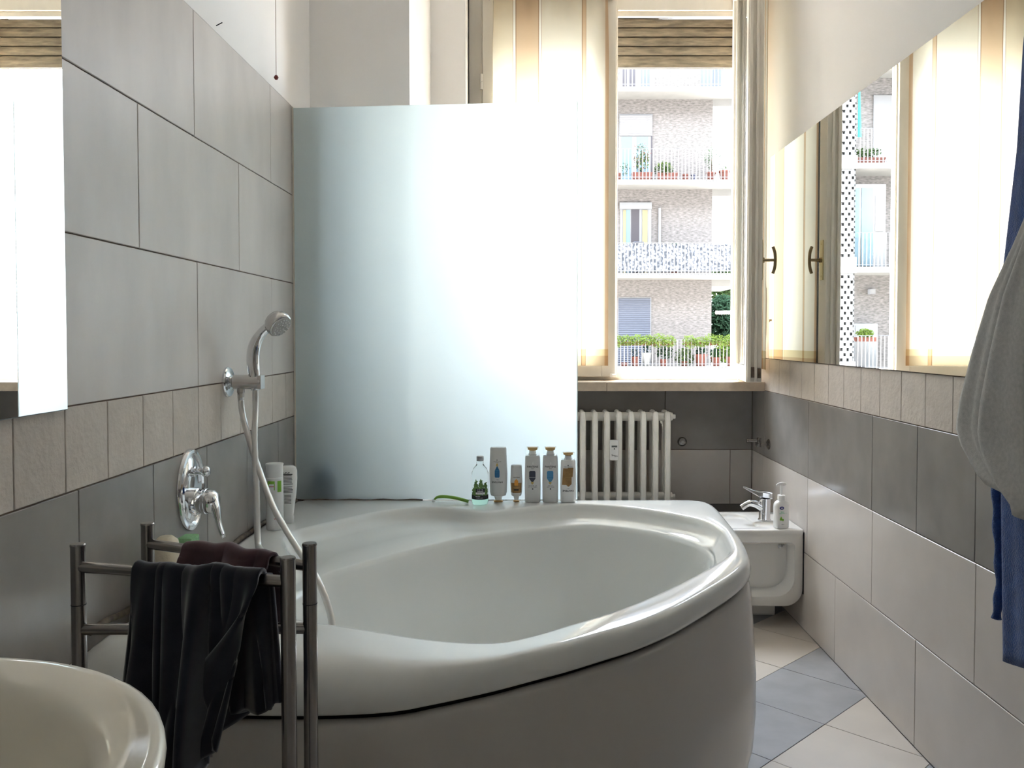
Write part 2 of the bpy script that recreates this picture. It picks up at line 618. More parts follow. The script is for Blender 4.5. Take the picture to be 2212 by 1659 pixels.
wl = struct('wall_left', MB().box(XL - .16, XL - .009, Y0, YOUT, 0, 1.946).box(XL - .16, XL - .004, Y0, YOUT, 1.946, ZC), 'plaster')
wr = struct('wall_right', MB().box(XR + .009, XR + .2, Y0, YOUT, 0, 1.062).box(XR + .002, XR + .2, Y0, YOUT, 1.062, ZC), 'plaster')
struct('wall_rear', MB().box(XL - .16, XR + .2, Y0 - .15, Y0, 0, ZC), 'plaster')
ceil = struct('ceiling', MB().box(XL - .16, XR + .2, Y0 - .15, YOUT, ZC, ZC + .15), 'plaster')
fl = struct('floor', MB().box(XL - .16, XR + .2, Y0 - .15, YOUT, -.15, -.009), 'ext_ground')
ww = struct('wall_window', MB().box(XL - .004, XP, YP, YOUT, 0, ZC).box(XP, XQ, YQ, YOUT, 0, ZC)
            .box(XQ, XR + .002, YB + .009, YOUT, 0, .905).box(XQ, XR + .002, 4.16, 4.30, 2.80, ZC).box(XQ, XR + .002, 4.415, YOUT, 2.80, ZC)
            .box(1.075, XR + .002, 4.26, YOUT, .905, 2.80), 'plaster')
obj('grout', MB().box(XL - .009, XL - .0035, Y0, YP, 0, 1.944), 'grout', wl)
obj('grout', MB().box(XR + .0035, XR + .009, Y0, YB, 0, 1.060), 'grout', wr)
obj('grout', MB().box(XQ, XR + .009, YB + .0035, YB + .009, 0, .905), 'grout', ww)
obj('grout', MB().box(XL, XR, Y0, YB, -.009, -.003), 'grout', fl)
d1 = struct('door_1', MB().box(-.1, .75, Y0 + .001, Y0 + .04, 0, 2.05), 'door')
obj('door_handle', MB().cyl((.66, Y0 + .04, 1.02), (.66, Y0 + .09, 1.02), .01).cyl((.67, Y0 + .09, 1.02), (.56, Y0 + .09, 1.02), .009), 'brass', d1)

TILE_CACHE = {}


def tile(parent, plane, a0, a1, z0, z1, material, name='tile'):
    """one wall tile; plane 'L','R' (a = y) or 'B' (a = x); alike tiles share mesh data"""
    w, h = a1 - a0 - 2 * G, z1 - z0 - 2 * G
    if w < .004 or h < .004:
        return
    key = (plane, round(w, 3), round(h, 3), material)
    if key not in TILE_CACHE:
        mb = MB()
        b = .0012
        P = {'L': lambda a, z, d: (d, a, z), 'R': lambda a, z, d: (-d, a, z), 'B': lambda a, z, d: (a, -d, z)}[plane]
        lo = [[P(sx * (w / 2 - e), sz * (h / 2 - e), d) for sx, sz in ((-1, -1), (1, -1), (1, 1), (-1, 1))] for e, d in ((0, -.006), (0, -b), (b, 0))]
        mb.loft(lo)
        o = obj(name, mb, material, parent, local=True)
        TILE_CACHE[key] = o
    else:
        o = clone(TILE_CACHE[key], parent)
    ca, cz = (a0 + a1) / 2, (z0 + z1) / 2
    off = random.uniform(-.0003, .0003)
    o.location = {'L': (XL + off, ca, cz), 'R': (XR - off, ca, cz), 'B': (ca, YB - off, cz)}[plane]


def row(parent, plane, joints, lo, hi, z0, z1, material):
    js = [lo] + sorted(j for j in joints if lo + .01 < j < hi - .01) + [hi]
    for a, b in zip(js, js[1:]):
        tile(parent, plane, a, b, z0, z1, material)


def steps(start, pitch, lo, hi):
    n0 = math.floor((lo - start) / pitch)
    n1 = math.ceil((hi - start) / pitch)
    return [start + k * pitch for k in range(n0, n1 + 1)]


LE = YP
row(wl, 'L', steps(2.105, .622, Y0, LE), Y0, LE, 1.641, 1.944, 'tile_wall')
row(wl, 'L', steps(1.80, .622, Y0, LE), Y0, LE, 1.342, 1.641, 'tile_wall')
row(wl, 'L', steps(2.112, .612, Y0, LE), Y0, LE, 1.0395, 1.342, 'tile_wall')
row(wl, 'L', steps(1.501, .1525, Y0, LE), Y0, LE, .889, 1.0395, 'tile_mosaic')
row(wl, 'L', steps(1.542, .31, Y0, LE), Y0, LE, .587, .889, 'tile_grey')
row(wl, 'L', steps(1.35, .622, Y0, LE), Y0, LE, .287, .587, 'tile_beige')
row(wl, 'L', steps(1.05, .622, Y0, LE), Y0, LE, 0.0, .287, 'tile_beige')
row(wr, 'R', steps(2.543, .1545, Y0, YB), Y0, YB, .911, 1.060, 'tile_mosaic')
row(wr, 'R', [3.379 + .63, 3.379, 2.752, 2.433, 2.113, 1.49, .87, .25, -.37], Y0, YB, .608, .911, 'tile_grey')
row(wr, 'R', steps(2.745, .638, Y0, YB), Y0, YB, .307, .608, 'tile_beige')
row(wr, 'R', steps(2.428, .641, Y0, YB), Y0, YB, 0.0, .307, 'tile_beige')
row(ww, 'B', [.05, .669], XQ, XR, .609, .905, 'tile_grey')
row(ww, 'B', [.37, .987], XQ, XR, .33, .609, 'tile_beige')
row(ww, 'B', [.05, .669], XQ, XR, .0, .33, 'tile_beige')

# floor: square tiles laid on the diagonal, in alternating beige and grey rows
S2 = math.sqrt(2)
PT = .3135
for i in range(-14, 14):
    for k in range(-14, 14):
        p0, q0 = 2.447 + i * PT, 1.189 + k * PT
        sq = [((p - q) / S2, (p + q) / S2) for p, q in ((p0 + G, q0 + G), (p0 + PT - G, q0 + G), (p0 + PT - G, q0 + PT - G), (p0 + G, q0 + PT - G))]
        pl = clip_poly(sq, XL + .001, XR - .001, Y0 + .001, YB - .001)
        if len(pl) < 3:
            continue
        ar = abs(sum(pl[j - 1][0] * pl[j][1] - pl[j][0] * pl[j - 1][1] for j in range(len(pl)))) / 2
        if ar < 2e-4:
            continue
        cx_, cy_ = sum(p[0] for p in pl) / len(pl), sum(p[1] for p in pl) / len(pl)
        mb = MB().prism([(p[0] - cx_, p[1] - cy_) for p in pl], -.006, 0)
        o = obj('tile', mb, 'floor_grey' if k % 2 == 0 else 'floor_beige', fl, local=True)
        o.location = (cx_, cy_, random.uniform(-.0003, .0003))

struct('trim_1', MB().box(XQ + .002, XR - .002, 3.93, YB - .001, .0, .345), 'stone_dark', bevel=.004)

# window sill: two lengths of stone
sill = struct('trim_2')
for a, b in ((XQ + .002, .3635), (.3645, XR - .001)):
    obj('sill_slab', MB().box(a, b, 4.0, 4.30, .908, .951), 'stone_sill', sill, bevel=.003)

# ------------------------------------------------------------------ window
win = struct('window_1')
fr = MB()
fr.box(XQ + .001, -.214, 4.165, 4.262, .951, 2.83)                   # left jamb
fr.box(1.045, 1.0745, 4.19, 4.262, .951, 2.83)                       # right jamb
fr.box(-.214, 1.045, 4.2, 4.262, 2.715, 2.80)                        # head
fr.box(-.214, 1.045, 4.2, 4.262, .951, .992)                         # bottom rail
fr.box(-.214, 1.045, 4.225, 4.262, .992, 1.003)
fr.box(-.214, 1.045, 4.215, 4.235, 2.690, 2.715)
obj('frame', fr, 'paint_sash', win, bevel=.004)
obj('frame_bead', MB().box(-.292, -.279, 4.10, 4.166, .951, 2.79), 'paint_white', win, bevel=.004)

SW, ST, SZ0, SZ1 = .632, .062, .968, 2.795


def make_sash(loc, rot, sgn, z0=SZ0):
    M4 = Matrix.Translation(Vector(loc)) @ Matrix.Rotation(rot, 4, 'Z')

    def bx(mb, x0, x1, y0, y1, za, zb):
        a, b = sorted((x0 * sgn, x1 * sgn))
        return mb.box(a, b, y0, y1, za, zb)
    mb = MB()
    bx(mb, 0, .052, 0, ST, z0, SZ1)
    bx(mb, SW - .066, SW, 0, ST, z0, SZ1)
    bx(mb, .052, SW - .066, 0, ST, z0, z0 + .052)
    bx(mb, .052, SW - .066, 0, ST, SZ1 - .06, SZ1)
    # inner mouldings on the room side and the weather side
    for ya, yb in ((.012, .024), (.040, .050)):
        bx(mb, .052, .062, ya, yb, z0 + .052, SZ1 - .06)
        bx(mb, SW - .076, SW - .066, ya, yb, z0 + .052, SZ1 - .06)
        bx(mb, .052, SW - .066, ya, yb, z0 + .052, z0 + .062)
    # tongue and overlapping lip along the closing edge
    bx(mb, SW, SW + .009, .018, .030, z0 + .003, SZ1)
    bx(mb, SW, SW + .011, .043, .058, z0 + .003, SZ1)
    s = obj('sash', mb, 'paint_sash', win, local=True, bevel=.0022, bseg=1)
    s.matrix_local = M4
    WM[s.name] = M4
    g = MB()
    bx(g, .05, SW - .064, .029, .033, z0 + .05, SZ1 - .058)
    obj('pane', g, 'glass_pane', s, local=True)
    for zc in (z0 + .22, 2.36):
        h = MB().cyl((sgn * -.004, -.004, zc - .036), (sgn * -.004, -.004, zc - .001), .0072, n=12).cyl((sgn * -.004, -.004, zc + .001), (sgn * -.004, -.004, zc + .036), .0072, n=12)
        obj('hinge', h, 'paint_white', s, local=True, smooth=True, angle=40)
    return s


sash_l = make_sash((-.214, 4.146, 0), 0, 1)
sash_r = make_sash((1.037, 4.185, 0), math.radians(82.7), -1, .972)
# handle of the open sash
zh = 1.474
hx = -(SW - .034)
hp = MB().box(hx - .013, hx + .013, -.0055, 0, zh - .082, zh + .082).cyl((hx, -.0055, zh + .066), (hx, -.008, zh + .066), .005, n=10).cyl((hx, -.0055, zh - .066), (hx, -.008, zh - .066), .005, n=10)
hp = obj('handle_plate', hp, 'brass_plate', sash_r, local=True, bevel=.0015)
hb = MB().cyl((hx, -.005, zh), (hx, -.052, zh), .0062, n=14).cyl((hx, -.005, zh), (hx, -.012, zh), .011, n=14)
hb.tube(spline([(hx, -.046, zh + .055), (hx, -.054, zh + .03), (hx, -.056, zh), (hx, -.054, zh - .03), (hx, -.046, zh - .055)], 6), [.0058] + [.0066] * 23 + [.0058], n=12)
obj('handle', hb, 'brass', sash_r, local=True, smooth=True, angle=50)
# worn catch holes on the closing edge, low down
obj('catch', MB().box(-SW - .0115, -SW - .001, .0305, .0425, .992, 1.035), 'rust', sash_r, local=True)
obj('catch', MB().box(-SW - .010, -SW - .001, .004, .0165, .990, 1.03), 'rust', sash_r, local=True)
# latch keeper at the bottom of the closed sash
obj('latch_keep', MB().box(.392, .424, 4.128, 4.146, .966, .984).cyl((.40, 4.124, .975), (.418, 4.124, .975), .006, n=10), 'paint_white', win)
obj('latch_keep', MB().box(.372, .396, 4.126, 4.146, 2.742, 2.764), 'brass_plate', win)
# stay bar of the roller shutter, outside
obj('shutter_stay', MB().cyl((.925, 4.29, 1.278), (1.05, 4.29, 1.278), .0085, n=12), 'paint_white', win, smooth=True, angle=50)
for x0, x1 in ((1.040, 1.0745), (XQ + .001, -.262)):
    obj('shutter_guide', MB().box(x0, x1, 4.31, 4.40, .951, 2.80), 'paint_sash', win, bevel=.003)
# paper tucked behind the sash foot
pp = MB().grid(lambda a, b: (.985 + .03 * a - .012 * b, 4.06 + .13 * a + .02 * math.sin(b * 5), .953 + .055 * b * (1 - .35 * a) + .006 * math.sin(a * 9 + b * 7)), 6, 5)
tag(obj('crumpled_paper', pp, 'plastic_white', solid=.001), 'crumpled white paper wedged on the sill behind the open sash', 'paper')

# roller shutter, partly lowered
sh = thing('roller_shutter', 'weathered brown wooden roller shutter half rolled above the window opening', 'shutter', (.39, 4.36, 2.49))
zb = 2.488
slat_me = None
for k in range(8):
    hgt = .0455 if k else .062
    mb = MB()
    prof = [(.003, -.001), (.006, -.001), (.006, hgt + .001), (.003, hgt + .001), (.003, hgt - .0045), (-.010, hgt - .0055), (-.0125, hgt * .5), (-.010, .002), (.003, .001)]
    mb.prism([(y, z) for y, z in prof], -.655, .655, 'x')
    if k < 2 or slat_me is None:
        o = obj('slat', mb, 'wood_shutter', sh, local=True)
        if k == 1:
            slat_me = o
    else:
        o = clone(slat_me, sh)
    o.location = (0, 0, zb - 2.49)
    if k == 5:
        o.rotation_euler = (0, -.012, 0)
    if k == 6:
        o.rotation_euler = (0, -.035, 0)
    zb += hgt + (.0 if k != 5 else .010)


# curtains on the two sashes
def make_curtain(label, loc, rot, sgn, seed):
    rr = random.Random(seed)
    th = thing('curtain', label, 'curtain', loc, rot, None)
    w = .545
    z0, z1 = 1.022, 2.768
    x0 = .05
    ph = [rr.uniform(0, 6) for _ in range(4)]

    def fn(a, b):
        z = z0 + (z1 - z0) * b
        top = max(0, (b - .86) / .14)
        ruf = .0045 * math.sin(a * 46 + ph[0]) * top ** 1.5
        wv = .004 * math.sin(a * 15 + ph[1] + b * 1.2) + .003 * math.sin(a * 6 + ph[2])
        gather = .012 * top * (.5 - a)
        zz = z + (.006 * math.sin(a * 30 + ph[3]) if b > .985 else 0)
        return (sgn * (x0 + w * a + gather), -.021 + wv + ruf, zz)
    c = obj('cloth', MB().grid(fn, 90, 60), curtain_mat('voile_%d' % seed, w, z0), th, local=True, smooth=True)
    for v in c.data.vertices:                       # stripe coordinate starts at the cloth's edge
        v.co.x -= sgn * x0
    c.location = (sgn * x0, 0, 0)
    rod = MB().cyl((sgn * .035, -.020, 2.742), (sgn * .608, -.020, 2.742), .0035, n=10)
    obj('rod', rod, 'brass', th, local=True, smooth=True)
    for xx in (.035, .608):
        obj('rod_end', MB().lathe([(0, 0), (.006, .001), (.0075, .007), (.005, .013), (0, .015)], (sgn * xx - .007, -.020, 2.742), (1, 0, 0), n=12), 'rust', th, local=True, smooth=True)
    return th


make_curtain('striped cream and tan curtain on the closed window sash', (-.214, 4.146, 0), 0, 1, 3)
make_curtain('striped cream curtain on the open sash, facing the wall mirror', (1.037, 4.185, 0), math.radians(82.7), -1, 5)

# strap winder of the shutter, on the right wall
sp = thing('strap_winder', 'beige shutter strap plate on the right wall behind the open sash', 'wall plate', (XR, 4.03, 1.16))
obj('plate', MB().box(1.078, 1.0945, 3.995, 4.065, 1.165, 1.385), 'paint_sash', sp, bevel=.004)
obj('strap_slot', MB().box(1.0755, 1.079, 4.01, 4.05, 1.245, 1.372), 'paint_white', sp, bevel=.001)
obj('strap_hook', MB().cyl((1.078, 4.03, 1.232), (1.045, 4.03, 1.236), .005, n=10).box(1.058, 1.078, 4.012, 4.048, 1.226, 1.238), 'brass', sp)
for zz in (1.372, 1.182):
    obj('screw', MB().cyl((1.079, 4.03, zz), (1.0755, 4.03, zz), .005, n=10), 'brass', sp)

# ------------------------------------------------------------------ mirrors
mr_ = thing('wall_mirror', 'wide frameless mirror on the right wall reflecting the striped curtains', 'mirror', (XR, 2.5, 1.06))
obj('mirror_glass', MB().box(1.0865, 1.0875, .95, 3.92, 1.0615, 1.961), 'mirror', mr_)
obj('backing', MB().box(1.0875, 1.0948, .95, 3.92, 1.061, 1.9615), 'mirror_edge', mr_)
ml_ = thing('wall_mirror', 'mirror on the left wall over the washbasin, reflecting the frosted screen', 'mirror', (XL, .9, 1.04))
obj('mirror_glass', MB().box(-.7875, -.7865, .12, 1.4845, 1.0375, 2.2), 'mirror', ml_)
obj('backing', MB().box(-.7995, -.7875, .12, 1.486, 1.036, 2.2), 'mirror_edge', ml_)

# ------------------------------------------------------------------ corner bath
TC = Vector((-.06, 2.22))
NA = 192


def ray_loop(ctrl, n=10):
    pts = spline([(x, y, 0) for x, y in ctrl], n, True)
    P = [(p.x, p.y) for p in pts]
    rad = []
    for k in range(NA):
        th = 2 * PI * k / NA
        dx, dy = math.cos(th), math.sin(th)
        best = 0
        for i in range(len(P)):
            ax, ay = P[i - 1][0] - TC.x, P[i - 1][1] - TC.y
            bx_, by_ = P[i][0] - TC.x, P[i][1] - TC.y
            ex, ey = bx_ - ax, by_ - ay
            den = dx * ey - dy * ex
            if abs(den) < 1e-12:
                continue
            t = (ax * ey - ay * ex) / den
            u = (ax * dy - ay * dx) / den
            if t > 0 and -1e-9 <= u <= 1 + 1e-9:
                best = max(best, t)
        rad.append(best)
    return np.array(rad)


O_ = [(-.796, 2.984), (-.796, 2.96), (-.796, 2.6), (-.796, 2.1), (-.796, 1.7), (-.796, 1.52), (-.775, 1.47), (-.70, 1.425), (-.58, 1.40), (-.45, 1.388), (-.33, 1.387), (-.225, 1.40),
      (-.154, 1.431), (-.064, 1.48), (.001, 1.523), (.07, 1.569), (.143, 1.625), (.222, 1.689), (.314, 1.788), (.425, 1.941), (.50, 2.055), (.557, 2.17),
      (.585, 2.30), (.602, 2.45), (.614, 2.65), (.621, 2.83), (.616, 2.93), (.595, 2.972), (.55, 2.984), (.3, 2.985), (0, 2.985), (-.4, 2.985), (-.76, 2.985)]
L1 = [(-.613, 2.209), (-.656, 2.328), (-.683, 2.419), (-.673, 2.495), (-.643, 2.543), (-.557, 2.667), (-.461, 2.788), (-.347, 2.853), (-.26, 2.838), (-.19, 2.795),
      (-.148, 2.778), (-.10, 2.79), (.02, 2.862), (.10, 2.893), (.212, 2.90), (.37, 2.825), (.509, 2.687), (.556, 2.581), (.566, 2.45), (.556, 2.35), (.522, 2.24), (.45, 2.115),
      (.345, 1.965), (.241, 1.835), (.154, 1.745), (.074, 1.675), (.001, 1.614), (-.067, 1.575), (-.2, 1.56), (-.35, 1.59), (-.5, 1.67), (-.59, 1.82), (-.617, 2.03)]
L2 = [(-.533, 2.209), (-.48, 2.294), (-.399, 2.41), (-.308, 2.521), (-.206, 2.625), (-.094, 2.705), (.025, 2.765), (.207, 2.815), (.38, 2.722), (.475, 2.60), (.512, 2.499), (.515, 2.40),
      (.475, 2.25), (.41, 2.13), (.315, 1.99), (.21, 1.865), (.125, 1.775), (.045, 1.705), (-.025, 1.65), (-.1, 1.62), (-.25, 1.615), (-.4, 1.665), (-.5, 1.76), (-.555, 1.9), (-.562, 2.05)]
rO, r1, r2 = ray_loop(O_), ray_loop(L1), ray_loop(L2)
r1 = np.minimum(r1, rO - .046)
r2 = np.minimum(r2, r1 - .012)
TH = np.array([2 * PI * k / NA for k in range(NA)])


def sstep(a, b, x):
    t = np.clip((x - a) / (b - a), 0, 1)
    return t * t * (3 - 2 * t)


px, py = TC.x + rO * np.cos(TH), TC.y + rO * np.sin(TH)
crest = sstep(.02, -.45, px) * sstep(2.0, 1.55, py)          # raised head end, front left
front = sstep(2.35, 2.0, py)                                 # where the rim is a plain roll
walls = np.maximum(sstep(-.70, -.79, px), sstep(2.90, 2.97, py) * sstep(.60, .5, px))


def tl(r, z):
    z = np.broadcast_to(z, r.shape)
    return [(TC.x + r[k] * math.cos(TH[k]), TC.y + r[k] * math.sin(TH[k]), float(z[k])) for k in range(NA)]


zt = .600 + .030 * crest
bath = thing('corner_bath', 'large white acrylic corner bath with a curved front and wide rim', 'bathtub', (-.1, 2.2, 0))
loops = [tl(rO - .03, .545), tl(rO - .004, .5475), tl(rO, .553), tl(rO + .003 * (1 - walls), .570), tl(rO - .001 - .010 * crest, .586 + .004 * crest),
         tl(rO - .008 - .022 * crest, .5965 + .013 * crest), tl(rO - .018 - .045 * crest, zt - .001 - .004 * crest), tl(rO - .026 - .075 * crest, zt)]
rin = r1 + (rO - .03 - r1) * .25 * (1 - crest) * 0 + .012
loops += [tl(np.minimum(rin, rO - .028 - .08 * crest), zt), tl(r1 + .004, zt - .001), tl(r1 - .003, zt - .006), tl(r1 - .008, zt - .016)]
zl = .552 - .010 * front
rb = np.maximum(r1 - .030 * (1 - front) - .010, r2 + .004)
loops += [tl(r1 - .4 * (r1 - rb) - .006, zt - .030 - .004 * (1 - front)), tl(rb + .004, zl + .006), tl((rb + r2) / 2, zl), tl(r2 + .008, zl - .002), tl(r2, zl - .006), tl(r2 - .008, zl - .018)]
loops += [tl(r2 - .022, zl - .06), tl(r2 * .93 - .03, .40), tl(r2 * .89 - .05, .28), tl(r2 * .84 - .06, .205), tl(r2 * .76 - .06, .178), tl(r2 * .5, .170), tl(r2 * .12, .168)]
obj('shell', MB().loft(loops, cap0=False, cap1=True), 'acrylic', bath, smooth=True)
# waste and overflow
obj('waste', MB().lathe([(.0, .004), (.026, .004), (.03, 0)], (-.05, 2.15, .169), n=20), 'chrome', bath, smooth=True, angle=40)
obj('overflow', MB().lathe([(.0, .012), (.025, .012), (.03, 0)], (-.565, 2.06, .46), (.93, 0, .3), n=20), 'chrome', bath, smooth=True, angle=40)

# front panel (apron): follows the rim, rounded below; a narrow access panel at the far end
vis = [k for k in range(NA) if (px[k] > -.79 and py[k] < 2.955 and not (py[k] > 2.9 and px[k] < .55))]
k0 = [k for k in vis if k - 1 not in vis and not (k == 0 and NA - 1 in vis)][0]
seq = []
k = k0
while k in vis:
    seq.append(k)
    k = (k + 1) % NA
    if k == k0:
        break


def apron_loops(ks):
    out = []
    for off, z in ((-.042, .524), (-.022, .5325), (-.010, .533), (-.003, .527), (.002, .505), (.004, .48), (.010, .40), (.016, .30), (.016, .20), (.010, .12), (-.004, .065), (-.022, .035), (-.045, .012), (-.06, .0)):
        out.append([(max(-.7965, TC.x + (rO[k_] + off) * math.cos(TH[k_])), TC.y + (rO[k_] + off) * math.sin(TH[k_]), z) for k_ in ks])
    return out


kq = min(range(len(seq)), key=lambda i: abs(px[seq[i]] - .575) + abs(py[seq[i]] - 2.235))
obj('front_panel', MB().loft(apron_loops(seq[:kq + 1]), False, False, closed=False), 'acrylic_shaded', bath, smooth=True, solid=.004)
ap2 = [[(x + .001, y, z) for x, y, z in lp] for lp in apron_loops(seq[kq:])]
o = obj('end_panel', MB().loft(ap2, False, False, closed=False), 'acrylic_shaded', bath, smooth=True, solid=.004)
obj('panel_shadow_gap', MB().loft([[(TC.x + (rO[k_] - .045) * math.cos(TH[k_]), TC.y + (rO[k_] - .045) * math.sin(TH[k_]), z) for k_ in seq] for z in (.50, .548)], False, False, closed=False), 'black', bath, solid=.004)  # black strip behind the joint, giving the gap's shade as colour
# sealant along wall and screen
seal = MB().tube([(-.7925, y, .6025 + .024 * float(sstep(2.0, 1.55, y)) + .002 * math.sin(y * 40)) for y in np.linspace(1.56, 2.96, 40)], .0065, n=8)
obj('sealant', seal, 'silicone', bath, smooth=True)
obj('sealant', MB().tube([(x, 2.969, .601 + .0015 * math.sin(x * 60)) for x in np.linspace(-.79, -.36, 20)], .0022, n=8), 'silicone', bath, smooth=True)

# frosted glass screen standing on the back edge of the bath
gs = thing('bath_screen', 'tall frosted glass screen standing on the back edge of the bath', 'shower screen', (-.3, 2.976, .6))
gz = MB().add([(-.7955, 2.972, .601), (.1715, 2.972, .601), (.1715, 2.980, .601), (-.7955, 2.980, .601), (-.7955, 2.972, 1.934), (.1695, 2.972, 1.957), (.1695, 2.980, 1.957), (-.7955, 2.980, 1.934)],
              [(3, 2, 1, 0), (4, 5, 6, 7), (0, 1, 5, 4), (1, 2, 6, 5), (2, 3, 7, 6), (3, 0, 4, 7)])
gl_ = obj('glass', gz, 'glass_pane', gs)
gl_.data.materials.append(M['frosted'])
for pg in gl_.data.polygons:
    if pg.normal.y < -.9:
        pg.material_index = 1
obj('wall_channel', MB().box(-.7985, -.7935, 2.969, 2.983, .603, 1.936), 'paint_white', gs)

# low tiled ledge behind the screen and the container on it
led = struct('trim_3', MB().box(XL + .001, -.372, 2.988, YP - .001, 0, .585), 'plaster')
obj('ledge_top', MB().box(XL + .001, -.370, 2.987, YP - .001, .585, .612), 'tile_grey', led, bevel=.003)
bc = thing('cleaner_bottle', 'dark blue bottle seen blurred through the frosted screen', 'bottle', (-.70, 3.010, .612))
obj('body', MB().loft([[(-.70 + sx * (.040 - e), 3.010 + sy * (.021 - e), z) for sx, sy in ((-1, -.6), (-.6, -1), (.6, -1), (1, -.6), (1, .6), (.6, 1), (-.6, 1), (-1, .6))] for e, z in ((.004, .612), (0, .618), (0, .685), (.01, .70), (.02, .705))]), 'blue_plastic', bc, smooth=True, angle=40)
obj('cap', MB().lathe([(.013, 0), (.013, .02), (.011, .023)], (-.70, 3.010, .704), n=16), 'blue_plastic', bc, smooth=True, angle=40)


# ------------------------------------------------------------------ bottles
def se_loop(cx_, cy_, a, b, z, n=2.6, N=36):
    out = []
    for i in range(N):
        t = 2 * PI * i / N
        c, s = math.cos(t), math.sin(t)
        out.append((cx_ + a * math.copysign(abs(c) ** (2 / n), c), cy_ + b * math.copysign(abs(s) ** (2 / n), s), z))
    return out


def prof_at(prof, z):
    for (z0, a0, b0), (z1, a1, b1) in zip(prof, prof[1:]):
        if z0 <= z <= z1:
            t = (z - z0) / max(z1 - z0, 1e-9)
            return a0 + (a1 - a0) * t, b0 + (b1 - b0) * t
    return prof[-1][1:]


class Bottle:
    """a bottle whose print is laid onto its own curved front; prof = [(z, half width, half depth)]"""

    def __init__(s, name, label, loc, prof, material, n=2.6, rotz=0.0, group=None):
        s.t = thing(name, label, 'bottle', loc, rotz, group)
        s.prof, s.n = prof, n
        s.body = obj('body', MB().loft([se_loop(0, 0, a, b, z, n) for z, a, b in prof]), material, s.t, local=True, smooth=True, angle=50)

    def front(s, x, z, off):
        a, b = prof_at(s.prof, z)
        k = min(abs(x / a), .999)
        return (x, -b * (1 - k ** s.n) ** (1 / s.n) - off, z)

    def print_(s, body, size, x, z, material, flip=False, off=.0007):
        vs_, fs = text_mesh(body, size)
        sg = -1 if flip else 1
        mb = MB().add([s.front(x + sg * p[0], z + sg * p[1], off) for p in vs_], fs)
        return obj('printed_text', mb, material, s.t, local=True)

    def fine(s, n, size, x, z, material, flip=False, off=.0007):
        """a line of print too small to read in the photograph: n letter-sized strokes"""
        rg = random.Random(n * 31 + int(z * 1e5))
        mb, w = MB(), size * .55
        x -= n * w / 2
        for i in range(n):
            if rg.random() < .12:
                continue
            xa, xb = x + i * w + w * .08, x + i * w + w * .92
            h = size * rg.choice((.24, .24, .36))
            for za, zb_ in ((z - h, z - h * .3), (z + h * .3, z + h)):
                if rg.random() < .85:
                    mb.add([s.front(xa, za, off), s.front(xb - w * rg.choice((0, .4)), za, off), s.front(xb, zb_, off), s.front(xa, zb_, off)], [(0, 1, 2, 3)])
            mb.add([s.front(xa, z - h, off), s.front(xa + w * .3, z - h, off), s.front(xa + w * .3, z + h, off), s.front(xa, z + h, off)], [(0, 1, 2, 3)])
        return obj('printed_text', mb, material, s.t, local=True)

    def shape(s, fn, z0, z1, material, off=.0004, nz=16, nx=8, name='printed_mark'):
        """fn(t) -> (x left, x right) for t from 0 (z0) to 1 (z1)"""
        def g(a, b):
            l, r = fn(b)
            return s.front(l + (r - l) * a, z0 + (z1 - z0) * b, off)
        return obj(name, MB().grid(g, nx, nz), material, s.t, local=True)

    def ring(s, loops_prof, material, name, n=2.6, smooth=True):
        return obj(name, MB().loft([se_loop(0, 0, a, b, z, n) for z, a, b in loops_prof]), material, s.t, local=True, smooth=smooth, angle=50)


def capsule(w, cx=0, point=.35, up=False):
    def f(t):
        q = t if up else 1 - t
        if q > 1 - point:
            ww_ = w * max(.12, (1 - (q - (1 - point)) / point)) ** .8
        elif q < .08:
            ww_ = w * (.72 + .28 * q / .08)
        else:
            ww_ = w
        return cx - ww_ / 2, cx + ww_ / 2
    return f


def rect(w, cx=0):
    return lambda t: (cx - w / 2, cx + w / 2)


ZD = .6005
# 1 clear shower bottle with plants print
b = Bottle('shower_gel_bottle', 'clear plastic bottle with plant print, black label band and green liquid', (-.159, 2.888, ZD),
           [(0, .020, .020), (.004, .0265, .0265), (.010, .028, .028), (.092, .0285, .0285), (.108, .0275, .0275), (.122, .022, .022), (.131, .014, .014), (.136, .0115, .0115), (.146, .0115, .0115)], 'clear_plastic', 2.0)
b.ring([(.003, .0255, .0255), (.009, .0268, .0268), (.026, .027, .027), (.0262, .001, .001)], 'liquid_green', 'liquid', 2.0)
b.ring([(.1465, .0113, .0113), (.148, .0122, .0122), (.161, .0122, .0122), (.163, .010, .010)], 'cap_alu', 'cap', 2.0)
b.shape(lambda t: (-.0275, .0275), .021, .036, 'ink_black')
rr = random.Random(4)
lv = MB()
for _ in range(900):
    x, z = rr.uniform(-.025, .025), .036 + rr.random() * .055
    if z > .040 + .048 * (1 - (x / .028) ** 4) * (0.55 + .45 * math.sin((x + .004) * 190) ** 2):
        continue
    a, l = rr.uniform(0, 6.3), rr.uniform(.003, .0065)
    q = [(x + math.cos(a) * l, z + math.sin(a) * l), (x + math.cos(a + 1.9) * l * .35, z + math.sin(a + 1.9) * l * .35), (x - math.cos(a) * l * .6, z - math.sin(a) * l * .6), (x + math.cos(a - 1.9) * l * .35, z + math.sin(a - 1.9) * l * .35)]
    of = rr.uniform(.0003, .0009)
    if max(abs(p[0]) for p in q) < .027:
        lv.add([b.front(p[0], p[1], of) for p in q], [(0, 1, 2, 3)])
obj('printed_plants', lv, 'ink_leaf', b.t, local=True, kind='stuff')
b.shape(rect(.030, .002), .045, .057, 'ink_black', .0012)
b.shape(rect(.030, .002), .0385, .0448, 'ink_white', .0012)
b.print_('S  K  I  N', .0046, .002, .0536, 'ink_white', off=.0018)
b.print_('THERAPIST', .0044, .002, .0482, 'ink_white', off=.0018)
